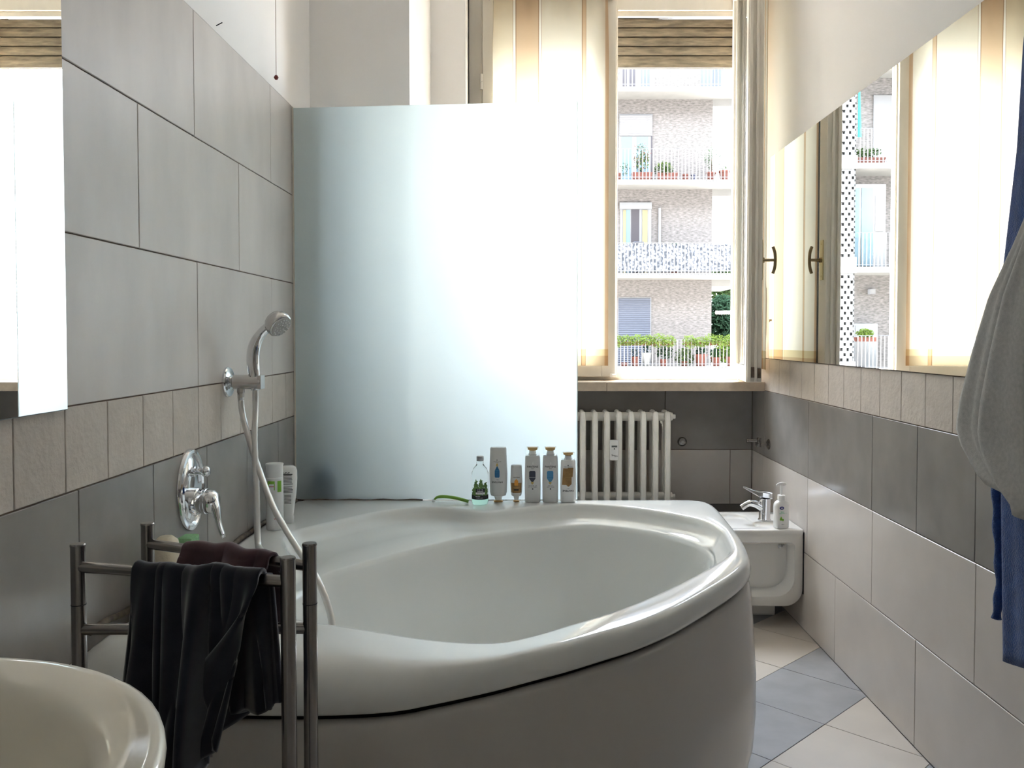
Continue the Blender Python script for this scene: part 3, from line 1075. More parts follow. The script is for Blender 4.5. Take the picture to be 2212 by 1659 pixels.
b.fine(12, .0034, .002, .0416, 'ink_black', off=.0018)
b.print_('MELISSA', .0042, -.006, .0315, 'ink_white', off=.0009)
b.fine(13, .0032, 0, .0262, 'ink_white', off=.0009)




def pantene(label, x, y, h, hw, scheme, inverted, name, words_flip):
    if inverted:      # stands on its cap
        ch = .020
        prof = [(ch, hw * .55, .012), (ch + .003, hw * .86, .017), (ch + .014, hw * .98, .0185), (ch + (h - ch) * .45, hw * 1.06, .019), (h - .006, hw * .95, .016), (h, hw * .88, .013)]
    else:
        prof = [(0, hw * .93, .015), (.003, hw, .0175), (h * .30, hw * 1.02, .019), (h * .60, hw, .018), (h * .80, hw * .96, .016), (h * .845, hw * .90, .0145), (h * .85, hw * .52, .0125), (h * .875, hw * .50, .012)]
    bo = Bottle(name, label, (x, y, ZD), prof, 'bottle_grey' if scheme != 'brown' else 'bottle_white', 2.8)
    if inverted:
        bo.ring([(.0, hw * .52, .010), (.002, hw * .56, .011), (.006, hw * .44, .010), (.007, hw * .34, .009)], 'cap_gold', 'cap')
        bo.ring([(.007, hw * .36, .0095), (ch + .001, hw * .5, .0115)], 'bottle_white', 'neck')
    else:
        bo.ring([(h * .86, hw * .90, .0142), (h * .87, hw * .89, .0140), (h * .995, hw * .80, .0125), (h, hw * .78, .012)], 'clear_plastic', 'cover_cap')
        bo.ring([(h * .872, hw * .46, .0115), (h * .93, hw * .40, .010), (h * .935, hw * .40, .010)], 'bottle_white', 'neck')
        bo.ring([(h * .936, hw * .40, .0095), (h * .95, hw * .58, .011), (h * .985, hw * .62, .0112), (h * .99, hw * .6, .011)], 'cap_gold', 'cap')
    return bo


# 2 tall bottle standing on its cap, blue emblem, lettering upside down
H2 = .186
b = pantene('tall white conditioner bottle with blue emblem standing on its cap', -.0995, 2.935, H2, .0292, 'blue', True, 'conditioner_bottle', True)
b.print_('PANTENE', .0084, -.003, .070, 'ink_black', True)
b.print_('PRO-V', .0030, -.003, .078, 'ink_black', True)
b.shape(capsule(.0165, -.0035, .42, True), .085, .124, 'ink_blue')
b.shape(rect(.0165, -.0035), .1085, .1095, 'ink_sky', .0007)
b.shape(capsule(.007, -.0035, .4, True), .123, .134, 'ink_gold', .0006)
b.fine(7, .0034, -.0035, .104, 'ink_sky', True, .0009)
b.fine(20, .0027, -.0035, .139, 'ink_black', True)
b.fine(7, .0027, -.0035, .1355, 'ink_black', True)
b.shape(rect(.0028, -.004), .143, .146, 'ink_black')
# 3 small bottle with brown lower half
H3 = .126
b = pantene('small white conditioner bottle with golden-brown lower half, on its cap', -.0385, 2.936, H3, .0195, 'gold', True, 'conditioner_bottle', False)
b.shape(lambda t: (-.0165 - .001 * t, .0165 + .001 * t), .033, .067, 'ink_brown', .0004)
b.shape(capsule(.013, 0, .3, True), .058, .080, 'ink_orange', .0007)
b.print_('PANTENE', .0052, 0, .0855, 'ink_black')
b.shape(rect(.016), .041, .046, 'ink_black', .0008)
b.shape(rect(.022), .050, .0512, 'ink_gold', .0008)
# 4, 5 tall standing shampoo bottles
for x, emb, lab in ((.0165, 'ink_slate', 'tall white shampoo bottle with slate grey emblem, cap up'), (.0765, 'ink_sky', 'tall white shampoo bottle with light blue emblem, cap up')):
    H4 = .187
    b = pantene(lab, x, 2.935, H4, .0265, 'x', False, 'shampoo_bottle', False)
    b.print_('PANTENE', .0086, 0, .1215, 'ink_black')
    b.print_('PRO-V', .0031, 0, .1150, 'ink_black')
    b.shape(capsule(.0215, -.001, .36), .068, .108, emb)
    b.shape(rect(.021, -.001), .0855, .0865, 'ink_white' if emb == 'ink_slate' else 'ink_blue', .0007)
    b.shape(capsule(.009, -.001, .5), .062, .071, 'ink_gold', .0006)
    b.fine(17 if emb == 'ink_slate' else 11, .0031, 0, .0575, 'ink_black')
    b.fine(18 if emb == 'ink_slate' else 15, .0031, 0, .0532, 'ink_black')
    b.shape(rect(.004), .045, .049, 'ink_black')
    b.shape(capsule(.0045, .001, .6, True), .129, .139, 'bottle_white', .0006)
# 6 shorter bottle with brown emblem, lettering upside down
H6 = .169
b = pantene('shorter white shampoo bottle with brown emblem and upside-down lettering', .137, 2.936, H6, .0262, 'brown', False, 'shampoo_bottle', True)
b.print_('PANTENE', .0086, -.001, .041, 'ink_black', True)
b.print_('PRO-V', .0031, -.001, .048, 'ink_black', True)
b.shape(lambda t: (-.0215 + .004 * t, -.006 + .006 * t), .060, .116, 'ink_brown', .0004)
b.shape(capsule(.0215, 0, .2, False), .055, .095, 'ink_brown', .0006)
b.shape(rect(.022, .001), .0865, .0875, 'ink_gold', .0009)
b.shape(lambda t: (-.006 + .004 * t, .014 + .003 * t), .087, .118, 'ink_brown', .0007)
b.fine(19, .0028, -.001, .121, 'ink_black', True, .0012)
b.shape(rect(.0035, -.001), .124, .1275, 'ink_black', .0009)

# bottles beside the shower hose
b = Bottle('foam_can', 'white cylindrical bottle with green band beside the shower hose', (-.735, 2.515, ZD),
           [(0, .0225, .0225), (.003, .0245, .0245), (.150, .0245, .0245), (.153, .0235, .0235), (.1535, .0225, .0225), (.154, .0215, .0215)], 'bottle_white', 2.0, math.radians(25))
b.ring([(.1535, .0235, .0235), (.156, .0242, .0242), (.185, .0242, .0242), (.190, .0255, .0255), (.1925, .0250, .0250)], 'plastic_white', 'cap', 2.0)
b.shape(rect(.018, -.0125), .118, .144, 'ink_green')
b.shape(rect(.012, .010), .112, .144, 'ink_green')
b.shape(rect(.012, -.012), .112, .136, 'ink_white', .0007)
b.shape(rect(.014, -.012), .1275, .1295, 'ink_red', .0009)
b.shape(rect(.020, .004), .034, .036, 'ink_red')
b = Bottle('lotion_bottle', 'pale cream lotion bottle with dense black text, standing on its cap in the corner', (-.722, 2.605, ZD),
           [(0, .0165, .013), (.004, .0175, .014), (.020, .018, .0145), (.022, .0165, .014), (.045, .0195, .017), (.10, .0265, .020), (.135, .0285, .020), (.158, .028, .018), (.168, .024, .015), (.172, .017, .011)], 'bottle_white', 2.6, math.radians(12))
for i in range(22):
    zz = .060 + i * .0042
    wv = (.030 if zz > .09 else .022) * (.8 + .2 * random.random())
    if i in (7, 13):
        continue
    b.shape(rect(wv, .001), zz, zz + .0016, 'ink_black', .0005, nz=2)
b.fine(5, .0082, -.004, .153, 'ink_black')
b.shape(rect(.030, .0), .147, .1482, 'ink_black', .0005, nz=2)

# green curved handle lying on the bath edge
gh = thing('razor', 'green curved plastic handle lying on the bath edge', 'razor', (-.25, 2.93, ZD))
pts = spline([(-.318, 2.93, .606), (-.308, 2.93, .616), (-.290, 2.93, .619), (-.262, 2.928, .6175), (-.232, 2.922, .613), (-.200, 2.915, .6055)], 6)
obj('handle', MB().tube(pts, [.0022 + .0035 * min(1, i / 10) for i in range(len(pts))], n=10), 'green_plastic', gh, smooth=True)
obj('head', MB().box(-.3235, -.3135, 2.916, 2.944, .6022, .609), 'plastic_white', gh, bevel=.002)

# sponge and soap things on the bath deck, behind the towel stand
sp_ = MB().loft([se_loop(-.742, 1.77, a, bb, z, 2.6) for z, a, bb in ((.6235, .020, .026), (.630, .026, .033), (.72, .026, .034), (.742, .022, .029), (.752, .012, .016))])
tag(obj('bath_sponge', sp_, 'soap_beige', smooth=True), 'beige rounded sponge standing on the bath deck below the mixer', 'sponge')
sg = MB().box(-.755, -.722, 1.855, 1.905, .6165, .728)
tag(obj('scouring_sponge', sg, 'sponge_green', bevel=.006), 'light green block sponge standing on the bath deck below the mixer', 'sponge')

# ------------------------------------------------------------------ shower set and mixer
ss = thing('hand_shower', 'chrome hand shower in a wall bracket with a long metal hose', 'shower', (XL, 2.311, 1.04))
hs = MB().lathe([(.0, .012), (.020, .012), (.024, .009), (.038, .008), (.0405, .005), (.0405, 0)], (-.7995, 2.311, 1.04), (1, 0, 0), n=32)
obj('rosette', hs, 'chrome', ss, smooth=True, angle=35)
br = MB().lathe([(.0145, .010), (.0145, .016), (.0195, .019), (.0195, .088), (.0185, .092)], (-.7995, 2.311, 1.04), (1, 0, 0), n=24)
br.box(-.714, -.7045, 2.293, 2.329, 1.022, 1.058)
obj('bracket', br, 'chrome_satin', ss, smooth=True, angle=35)
obj('hose_nut', MB().lathe([(.011, 0), (.011, .012), (.0095, .013), (.0095, .024), (.0075, .036)], (-.763, 2.311, 1.024), (0, 0, -1), n=8), 'chrome_satin', ss)
hd = spline([(-.7245, 2.311, 1.018), (-.7275, 2.311, 1.06), (-.730, 2.311, 1.10), (-.725, 2.311, 1.137), (-.708, 2.311, 1.168), (-.684, 2.311, 1.190)], 7)
obj('handle', MB().tube(hd, [.0115 + .0045 * math.sin(min(1, i / 28) * PI) + .002 * (i / 35) for i in range(len(hd))], n=16), 'chrome', ss, smooth=True)
hdir = Vector((.72, -.34, -.60)).normalized()
hc = Vector((-.668, 2.311, 1.200))
head = obj('shower_head', MB().lathe([(.0, -.020), (.014, -.019), (.026, -.013), (.0335, -.002), (.0355, .010), (.0345, .018), (.031, .0215)], hc, hdir, n=32), 'chrome_satin', ss, smooth=True, angle=60)
obj('spray_face', MB().lathe([(.031, .0205), (.030, .024), (.012, .0255), (.0, .0255)], hc, hdir, n=32), 'nozzle', head, smooth=True, angle=30)
nz = MB()
a_ = hdir.orthogonal().normalized()
b_ = hdir.cross(a_)
for rr_, cnt in ((.024, 16), (.016, 10), (.008, 5)):
    for i in range(cnt):
        c = hc + hdir * .0245 + (a_ * math.cos(2 * PI * i / cnt) + b_ * math.sin(2 * PI * i / cnt)) * rr_
        nz.cyl(c, c + hdir * .0028, .0016, n=6)
obj('nozzles', nz, 'plastic_white', head, kind='stuff')
hose = spline([(-.763, 2.311, .992), (-.758, 2.308, .955), (-.735, 2.28, .90), (-.703, 2.262, .818), (-.64, 2.19, .722), (-.553, 2.10, .636), (-.492, 2.02, .592), (-.455, 1.985, .525), (-.438, 1.95, .46),
               (-.42, 1.95, .35), (-.40, 1.97, .24), (-.38, 2.0, .195), (-.40, 2.06, .19), (-.44, 2.07, .25), (-.52, 2.09, .38), (-.585, 2.11, .50), (-.628, 2.13, .585), (-.668, 2.17, .622), (-.690, 2.21, .64),
               (-.705, 2.25, .773), (-.718, 2.28, .89), (-.7235, 2.308, .97), (-.7245, 2.311, 1.02)], 10)
obj('hose', MB().tube(hose, [.0078 + .0004 * (i % 2) for i in range(len(hose))], n=10), 'hose', ss, smooth=True)

mx_ = thing('bath_mixer', 'chrome wall mixer with an oval plate and a downward lever', 'tap', (XL, 2.045, .80))
mc = Vector((XL, 2.045, .799))


def oval(ry, rz, x, N=48, yo=0, zo=0):
    return [(x, mc.y + yo + ry * math.cos(2 * PI * i / N), mc.z + zo + rz * math.sin(2 * PI * i / N)) for i in range(N)]


pl_ = MB().loft([oval(.0765, .098, XL + .0003), oval(.0765, .098, XL + .005), oval(.073, .0945, XL + .010), oval(.066, .087, XL + .011), oval(.063, .084, XL + .007), oval(.056, .077, XL + .0065), oval(.052, .072, XL + .010), oval(.02, .03, XL + .0105)], True, True)
obj('plate', pl_, 'chrome', mx_, smooth=True, angle=40)
obj('diverter', MB().lathe([(.013, .008), (.013, .016), (.0085, .017), (.0085, .032), (.012, .034), (.0135, .038), (.0125, .045), (.008, .049), (0, .050)], (XL, 2.045, .843), (1, 0, 0), n=20), 'chrome', mx_, smooth=True, angle=40)
obj('collar', MB().lathe([(.032, .008), (.032, .022), (.0285, .024), (.0285, .034), (.0305, .036), (.0305, .042), (.026, .044)], (XL, 2.045, .772), (1, 0, 0), n=28), 'chrome', mx_, smooth=True, angle=35)
obj('handle_body', MB().lathe([(.026, .030), (.0290, .034), (.0285, .050), (.026, .060), (.019, .067), (.0, .070)], (XL, 2.045, .772), (1, 0, 0), n=28), 'chrome', mx_, smooth=True, angle=50)
lv_ = [((.046, 2.044, .790), .022, .012), ((.058, 2.042, .775), .021, .012), ((.066, 2.038, .755), .017, .010), ((.071, 2.034, .735), .012, .0075), ((.077, 2.030, .714), .0095, .0060), ((.084, 2.027, .698), .0095, .0055), ((.088, 2.026, .690), .0075, .0040)]
obj('lever', MB().loft([[(XL + p_[0] + tx * math.cos(2 * PI * i / 16) * .9, p_[1] + ty * math.sin(2 * PI * i / 16), p_[2] + tx * math.cos(2 * PI * i / 16) * .5) for i in range(16)] for p_, ty, tx in lv_]), 'chrome', mx_, smooth=True)

# ------------------------------------------------------------------ towel stand with towels
st = thing('towel_stand', 'dark chrome tubular towel stand in front of the bath', 'towel stand', (-.45, 1.2, 0))
PA, PB, PC, PD = (-.6248, 1.20), (-.587, 1.335), (-.313, 1.127), (-.304, 1.204)
ZTOP = .871
for (x, y) in (PA, PB, PC, PD):
    p = obj('post', MB().cyl((x, y, .006), (x, y, ZTOP - .001), .0098, n=24), 'steel_dark', st, smooth=True, angle=50)
    obj('post_cap', MB().lathe([(.0102, 0), (.0104, .002), (.0095, .004), (.0, .0042)], (x, y, ZTOP - .001), n=24), 'steel_dark', p, smooth=True, angle=50)
    obj('foot', MB().lathe([(.0125, 0), (.0125, .006)], (x, y, .0), n=16), 'black', p)
for (x, y) in (PA, PD):
    obj('joint_ring', MB().lathe([(.0101, 0), (.0101, .0012)], (x, y, .7885), n=24), 'black', st)


def bar(p, q, z, r=.0078):
    return obj('rail', MB().cyl((*p, z), (*q, z), r, n=20), 'steel_dark', st, smooth=True, angle=50)


ZB = .8415
bar(PA, PC, ZB)
bar(PB, PD, ZB)
bar(PA, PD, .754)
bar(PA, PD, .12)
bar(PA, PB, .06)
bar(PC, PD, .06)
bar(PB, PD, .12)


def drape(name, label, p, q, z, s0, s1, front, back, material, folds, seed, thick=.006, r=.0105, flare=0.0, edge=0.0):
    """cloth hung over a rail from p to q: front/back give the drop at each s as functions"""
    rr = random.Random(seed)
    P, Q = Vector((*p, z)), Vector((*q, z))
    d = (Q - P).normalized()
    nrm = Vector((d.y, -d.x, 0))           # towards the camera
    if nrm.y > 0:
        nrm = -nrm
    ph = [rr.uniform(0, 6) for _ in range(6)]

    def fn(a, b):
        s_ = s0 + (s1 - s0) * a
        base = P + (Q - P) * s_
        f, k = front(a), back(a)
        arc = PI * r
        tot = f + k + arc
        t = b * tot
        if t < f:                           # front drop, from hem up
            dz, oy = -(f - t), r
            w = (f - t) / f
            side = 1
        elif t < f + arc:
            an = (t - f) / r
            dz, oy = r * math.sin(an), r * math.cos(an)
            w, side = 0, 1
        else:
            dz, oy = -(t - f - arc), -r
            w, side = (t - f - arc) / k, -1
        am = .004 + .020 * w ** .8
        fold = sum(math.sin(a * fr_ + ph[i] + w * sh_) * am_ for i, (fr_, am_, sh_) in enumerate(folds))
        lift = .0016 * math.sin(a * 17 + ph[5]) + .002 * math.sin(a * 7 + ph[4])
        off = oy + side * (abs(fold) * am * 1.2 + fold * am * .6 + .004 * w) + side * .003
        pos = base + nrm * off + Vector((0, 0, dz + (lift * (1 - w) if w < .2 else 0) + .003)) + d * (flare * w * (a - .5) + fold * .010 * w - (edge * a ** 4 * w ** 1.6 if side > 0 else 0))
        return tuple(pos)
    o_ = obj(name, MB().grid(fn, 110, 90), material, smooth=True, solid=thick)
    return tag(o_, label, 'towel')


tw = drape('bath_towel', 'dark navy towel hanging in folds over the front rail of the towel stand', PA, PC, ZB, .305, .895,
           lambda a: .215 + .035 * math.sin(a * 3.0 + .3) - .10 * max(0, a - .86) / .14 + .05 * (1 - a) ** 2, lambda a: .195 + .075 * max(0, 1 - abs(a - .30) / .35) - .02 * max(0, a - .8) / .2, 'towel_dark',
           [(9, .8, .8), (21, .7, -1.2), (37, .35, 2)], 11, thick=.007, flare=.03, edge=.085)
obj('care_tag', MB().box(-.4445, -.4225, 1.149, 1.150, .598, .634), 'care_tag', tw)
drape('face_towel', 'plum purple towel folded over the rear rail of the towel stand', PB, PD, ZB, .28, .80, lambda a: .05 + .01 * math.sin(a * 5), lambda a: .10, 'towel_plum', [(6, .5, 1), (14, .3, 0)], 5, thick=.006)

# ------------------------------------------------------------------ washbasin
sk = thing('washbasin', 'cream oval ceramic washbasin on the left wall in the foreground', 'sink', (-.53, .56, .55))


def ell(a, bb, z, N=64, dx=0):
    return [(max(-.53 + dx + a * math.cos(2 * PI * i / N), XL + .001), .56 + bb * math.sin(2 * PI * i / N), z) for i in range(N)]


sl = [ell(.10, .10, .60), ell(.17, .175, .62), ell(.222, .23, .67), ell(.250, .260, .74), ell(.2645, .2745, .80), ell(.2685, .2785, .830), ell(.2700, .280, .842), ell(.2685, .2785, .8485), ell(.264, .274, .8510), ell(.257, .267, .8500),
      ell(.246, .256, .8465), ell(.232, .242, .8440), ell(.222, .232, .8400), ell(.214, .224, .8320), ell(.205, .215, .810), ell(.192, .20, .775), ell(.165, .172, .735), ell(.12, .125, .708), ell(.07, .072, .700), ell(.03, .03, .698)]
obj('bowl', MB().loft(sl, True, True), 'ceramic_cream', sk, smooth=True)
obj('waste', MB().lathe([(.0, .003), (.022, .003), (.024, 0)], (-.53, .56, .698), n=20), 'chrome', sk, smooth=True, angle=40)
obj('waste_pipe', MB().cyl((-.53, .56, .61), (-.53, .56, .45), .02).cyl((-.53, .56, .46), (XL, .56, .46), .018), 'chrome', sk, smooth=True, angle=40)
obj('basin_tap', MB().lathe([(.024, 0), (.022, .01), (.018, .10), (.018, .12)], (-.755, .56, .84), n=20).tube(spline([(-.755, .56, .92), (-.70, .56, .955), (-.65, .56, .945), (-.64, .56, .925)], 6), .011, n=14), 'chrome', sk, smooth=True, angle=40)

# ------------------------------------------------------------------ bidet
bd = thing('bidet', 'white wall-hung bidet with a recessed side, between bath and right wall', 'bidet', (.83, 3.59, 0))
BX0, BX1, BY0, BY1, BZ0, BZ1 = .545, 1.0915, 3.418, 3.775, .090, .396


def rr_poly(x0, x1, z0, z1, rtl, rtr, rbr, rbl, n=8):
    out = []
    for cx_, cz_, r, a0 in ((x1 - rbr, z0 + rbr, rbr, -PI / 2), (x1 - rtr, z1 - rtr, rtr, 0), (x0 + rtl, z1 - rtl, rtl, PI / 2), (x0 + rbl, z0 + rbl, rbl, PI)):
        for i in range(n + 1):
            a = a0 + PI / 2 * i / n
            out.append((cx_ + r * math.cos(a), cz_ + r * math.sin(a)))
    return out


outA = rr_poly(BX0, BX1, BZ0, BZ1 - .012, .02, .006, .07, .14)
outB = rr_poly(BX0 + .006, BX1 - .004, BZ0 + .006, BZ1 - .014, .02, .006, .066, .13)
recA = rr_poly(BX0 + .11, BX1 - .035, BZ0 + .040, BZ1 - .050, .02, .018, .075, .09)
recB = rr_poly(BX0 + .122, BX1 - .047, BZ0 + .055, BZ1 - .060, .02, .018, .07, .085)
Pz = lambda poly, y: [(x, y, z) for x, z in poly]
bm_ = MB().loft([Pz(recB, BY0 + .075), Pz(recB, BY0 + .022), Pz(recA, BY0 + .006), Pz(recA, BY0), Pz(outB, BY0), Pz(outA, BY0 + .007), Pz(outA, BY1 - .02), Pz(outB, BY1)], True, True)
obj('body', bm_, 'ceramic', bd, smooth=True, angle=60)


def rr_loop(x0, x1, y0, y1, r, z, n=8):
    return [(x, y, z) for x, y in rr_poly(x0, x1, y0, y1, r[0], r[1], r[2], r[3], n)]


R0 = (.16, .05, .012, .16)
tp = MB().loft([rr_loop(BX0 - .004, BX1, BY0 - .003, BY1 + .003, R0, BZ1 - .018), rr_loop(BX0 - .006, BX1, BY0 - .005, BY1 + .005, R0, BZ1 - .010), rr_loop(BX0 - .004, BX1 - .001, BY0 - .003, BY1 + .003, R0, BZ1 - .002),
                rr_loop(BX0, BX1 - .002, BY0, BY1, R0, BZ1), rr_loop(BX0 + .03, BX1 - .155, BY0 + .035, BY1 - .035, (.13, .05, .05, .13), BZ1), rr_loop(BX0 + .036, BX1 - .162, BY0 + .041, BY1 - .041, (.125, .05, .05, .125), BZ1 - .006),
                rr_loop(BX0 + .05, BX1 - .18, BY0 + .055, BY1 - .055, (.11, .05, .05, .11), BZ1 - .06), rr_loop(BX0 + .10, BX1 - .22, BY0 + .10, BY1 - .10, (.07, .05, .05, .07), BZ1 - .10)], True, True)
obj('top', tp, 'ceramic', bd, smooth=True, angle=50)
obj('wall_gasket', MB().box(1.0890, 1.0925, BY0 - .002, BY0 + .006, BZ0 + .05, BZ1 - .01), 'black', bd)
obj('base', MB().box(.66, 1.03, 3.585, 3.72, 0, .095), 'ceramic', bd, bevel=.01)
obj('fixing_bolt', MB().lathe([(.012, 0), (.012, .006), (.008, .008), (.008, .026), (.0, .028)], (1.025, BY0 + .07, .318), (-.6, -.8, 0), n=14), 'chrome_satin', bd, smooth=True, angle=40)
obj('overflow', MB().cyl((.93, 3.555, .372), (.921, 3.555, .3705), .006, n=12), 'black', bd)

bt = thing('bidet_tap', 'chrome bidet tap with a raised lever, on the bidet', 'tap', (.975, 3.60, BZ1))
obj('body', MB().lathe([(.027, 0), (.027, .004), (.0235, .008), (.0225, .05), (.0235, .085), (.0225, .092)], (.985, 3.60, BZ1), (.02, 0, 1), n=24), 'chrome', bt, smooth=True, angle=40)
spo = spline([(.985, 3.60, .445), (.955, 3.60, .462), (.925, 3.60, .468), (.905, 3.60, .460)], 6)
obj('spout', MB().tube(spo, [.020, .0195, .019, .018, .0175, .017, .0165, .016, .0155, .015, .0145, .014, .0135, .013, .0125, .012, .012, .012, .012], n=16), 'chrome', bt, smooth=True)
obj('aerator', MB().cyl((.908, 3.60, .462), (.889, 3.60, .449), .0125, n=18), 'chrome_satin', bt, smooth=True, angle=40)
lev = MB().loft([[(x, 3.60 + yw * c1, z + tw_ * c2) for c1, c2 in ((-1, -.6), (-.6, -1), (.6, -1), (1, -.6), (1, .6), (.6, 1), (-.6, 1), (-1, .6))] for x, z, yw, tw_ in ((1.012, .500, .020, .014), (.985, .503, .0225, .016), (.960, .507, .019, .0125), (.935, .517, .014, .008), (.910, .529, .0115, .006), (.893, .536, .009, .004))])
obj('lever', lev, 'chrome', bt, smooth=True, angle=50)

# liquid soap on the bidet
sb_ = Bottle('soap_dispenser', 'white pump soap bottle with blue oval logo standing on the bidet', (1.012, 3.455, BZ1 + .0005), [(0, .026, .018), (.004, .030, .021), (.03, .0305, .0215), (.085, .0315, .0215), (.098, .030, .020), (.107, .022, .016), (.110, .014, .013), (.116, .0135, .013)], 'plastic_white', 2.8, math.radians(18))
sb_.ring([(.1155, .0145, .0145), (.1175, .0152, .0152), (.1315, .0150, .0150), (.133, .010, .010)], 'plastic_white', 'collar', 2.0)
obj('pump', MB().cyl((0, 0, .132), (0, 0, .170), .0048, n=14).tube(spline([(.020, 0, .173), (.006, 0, .1765), (-.010, 0, .1765), (-.024, 0, .171)], 5), [.0035, .005, .006, .0068, .007, .007, .007, .007, .0066, .006, .0055, .005, .0046, .0042, .0038, .0034], n=12), 'plastic_white', sb_.t, local=True, smooth=True, angle=60)
sb_.shape(lambda t: (-.011 - .0095 * math.sqrt(max(0, 1 - (2 * t - 1) ** 2)), -.011 + .0095 * math.sqrt(max(0, 1 - (2 * t - 1) ** 2))), .077, .090, 'ink_navy')
sb_.fine(5, .0055, -.011, .0835, 'ink_white', off=.0011)
sb_.fine(6, .0045, -.008, .068, 'ink_mint')
sb_.fine(13, .0046, -.005, .062, 'ink_mint')
sb_.shape(capsule(.010, -.014, .6, True), .034, .050, 'ink_green')
sb_.shape(capsule(.007, -.006, .5), .030, .040, 'ink_green', .0006)
sb_.fine(6, .0038, -.006, .018, 'ink_slate')

# ------------------------------------------------------------------ radiator
rd = thing('radiator', 'cream painted column radiator in the niche under the sill', 'radiator', (.3, 4.08, .345))
RY = 4.095


def rad_section():
    mb = MB()
    for yc, w, dp in ((RY - .058, .0135, .016), (RY, .010, .014), (RY + .058, .0135, .016)):
        L = []
        for z, k in ((.375, .15), (.385, .75), (.40, 1), (.795, 1), (.806, .82), (.812, .35)):
            L.append([(w * k * c1, yc + dp * k * c2, z) for c1, c2 in ((-1, -.45), (-.62, -1), (.62, -1), (1, -.45), (1, .45), (.62, 1), (-.62, 1), (-1, .45))])
        mb.loft(L)
    mb.tube([(0, RY - .060, .783), (0, RY, .788), (0, RY + .06, .783)], .0135, n=10)
    mb.tube([(0, RY - .060, .405), (0, RY + .06, .405)], .0135, n=10)
    return mb


sec0 = None
for k in range(15):
    xs = .651 - .0563 * k
    if sec0 is None:
        sec0 = obj('section', rad_section(), 'rad_paint', rd, local=True, smooth=True, angle=40)
        s_ = sec0
    else:
        s_ = clone(sec0, rd)
    s_.location = (xs - .3, -4.08, -.345)
for zc in (.783, .405):
    obj('header', MB().cyl((-.16, RY, zc), (.676, RY, zc), .021, n=18), 'rad_paint', rd, smooth=True, angle=50)
    obj('plug', MB().lathe([(.019, 0), (.019, .006), (.011, .008), (.011, .02)], (.676, RY, zc), (1, 0, 0), n=8), 'rad_paint', rd)
for xs in (.59, .02):
    obj('foot', MB().box(xs - .012, xs + .012, RY - .05, RY + .05, .345, .40), 'rad_paint', rd, bevel=.003)
obj('bracket', MB().box(.617, .626, RY - .08, RY - .05, .757, .768).box(.622, .626, RY - .08, RY - .072, .745, .768), 'rad_paint', rd)
hm = thing('heat_meter', 'white heat allocation meter clipped on the radiator columns', 'meter', (.399, 4.0, .59))
obj('case', MB().box(.379, .419, 3.993, 4.020, .589, .682), 'plastic_white', hm, bevel=.006, bseg=3)
obj('display', MB().box(.386, .412, 3.9922, 3.994, .650, .658), 'lcd', hm)
obj('sensor', MB().cyl((.399, 3.994, .643), (.399, 3.9922, .643), .0035, n=12), 'lcd', hm)
tv, tf = text_mesh('S', .012)
mt = MB().add([(.3885 + p[0], 3.9924, .6135 + p[1]) for p in tv], tf)
for i in range(7):
    xa, za = .3925 + i * .0032, .613 - .0006 * i
    mt.add([(xa, 3.9924, za - .0015), (xa + .0023, 3.9924, za - .0015), (xa + .0023, 3.9924, za + .0015 - .0008 * (i % 2)), (xa, 3.9924, za + .0015)], [(0, 1, 2, 3)])
for i in range(3):
    mt.add([(.399 + i * .003, 3.9924, .6055), (.401 + i * .003, 3.9924, .6055), (.401 + i * .003, 3.9924, .608), (.399 + i * .003, 3.9924, .608)], [(0, 1, 2, 3)])
obj('printed_text', mt, 'ink_black', hm)

# pipe cover and stop valve
pc = thing('pipe_cover', 'round grey stop-valve cover on the tiled niche wall', 'valve', (.752, YB, .648))
obj('rosette', MB().lathe([(.0225, 0), (.0225, .004), (.018, .009), (.013, .010)], (.752, YB, .648), (0, -1, 0), n=24), 'steel_dark', pc, smooth=True, angle=40)
obj('spindle', MB().lathe([(.010, .009), (.010, .016), (.006, .017), (.006, .02)], (.752, YB, .648), (0, -1, 0), n=16), 'steel_dark', pc, smooth=True, angle=40)
sv = thing('stop_valve', 'small chrome stop valve on the right wall beside the niche', 'valve', (XR, 3.93, .675))
obj('rosette', MB().lathe([(.024, 0), (.024, .003), (.014, .010)], (XR, 3.93, .672), (-1, 0, 0), n=20), 'steel_dark', sv, smooth=True, angle=40)
obj('stem', MB().cyl((XR - .005, 3.93, .672), (XR - .06, 3.93, .672), .007, n=14).cyl((XR - .045, 3.93, .660), (XR - .045, 3.93, .700), .010, n=14), 'steel_dark', sv, smooth=True, angle=40)
obj('knob', MB().lathe([(.009, 0), (.016, .006), (.016, .010), (.008, .014), (.007, .05), (.009, .052), (.009, .06)], (XR - .042, 3.93, .688), (-1, 0, 0), n=16), 'steel_dark', sv, smooth=True, angle=40)

# pull cord and nail on the left wall
pcd = thing('pull_cord', 'thin pull cord with a dark red bead hanging by the left wall', 'cord', (-.77, 2.69, 1.94))
obj('string', MB().cyl((-.77, 2.69, 1.96), (-.77, 2.69, ZC), .0009, n=6), 'cord', pcd)
obj('bead', MB().lathe([(0, 0), (.004, .001), (.0075, .007), (.004, .0135), (0, .015)], (-.77, 2.69, 1.946), n=16), 'bead', pcd, smooth=True)
tag(obj('nail', MB().cyl((-.803, 2.27, 1.962), (-.785, 2.262, 1.967), .0013, n=8), 'black'), 'small dark nail sticking out above the wall tiles', 'nail')


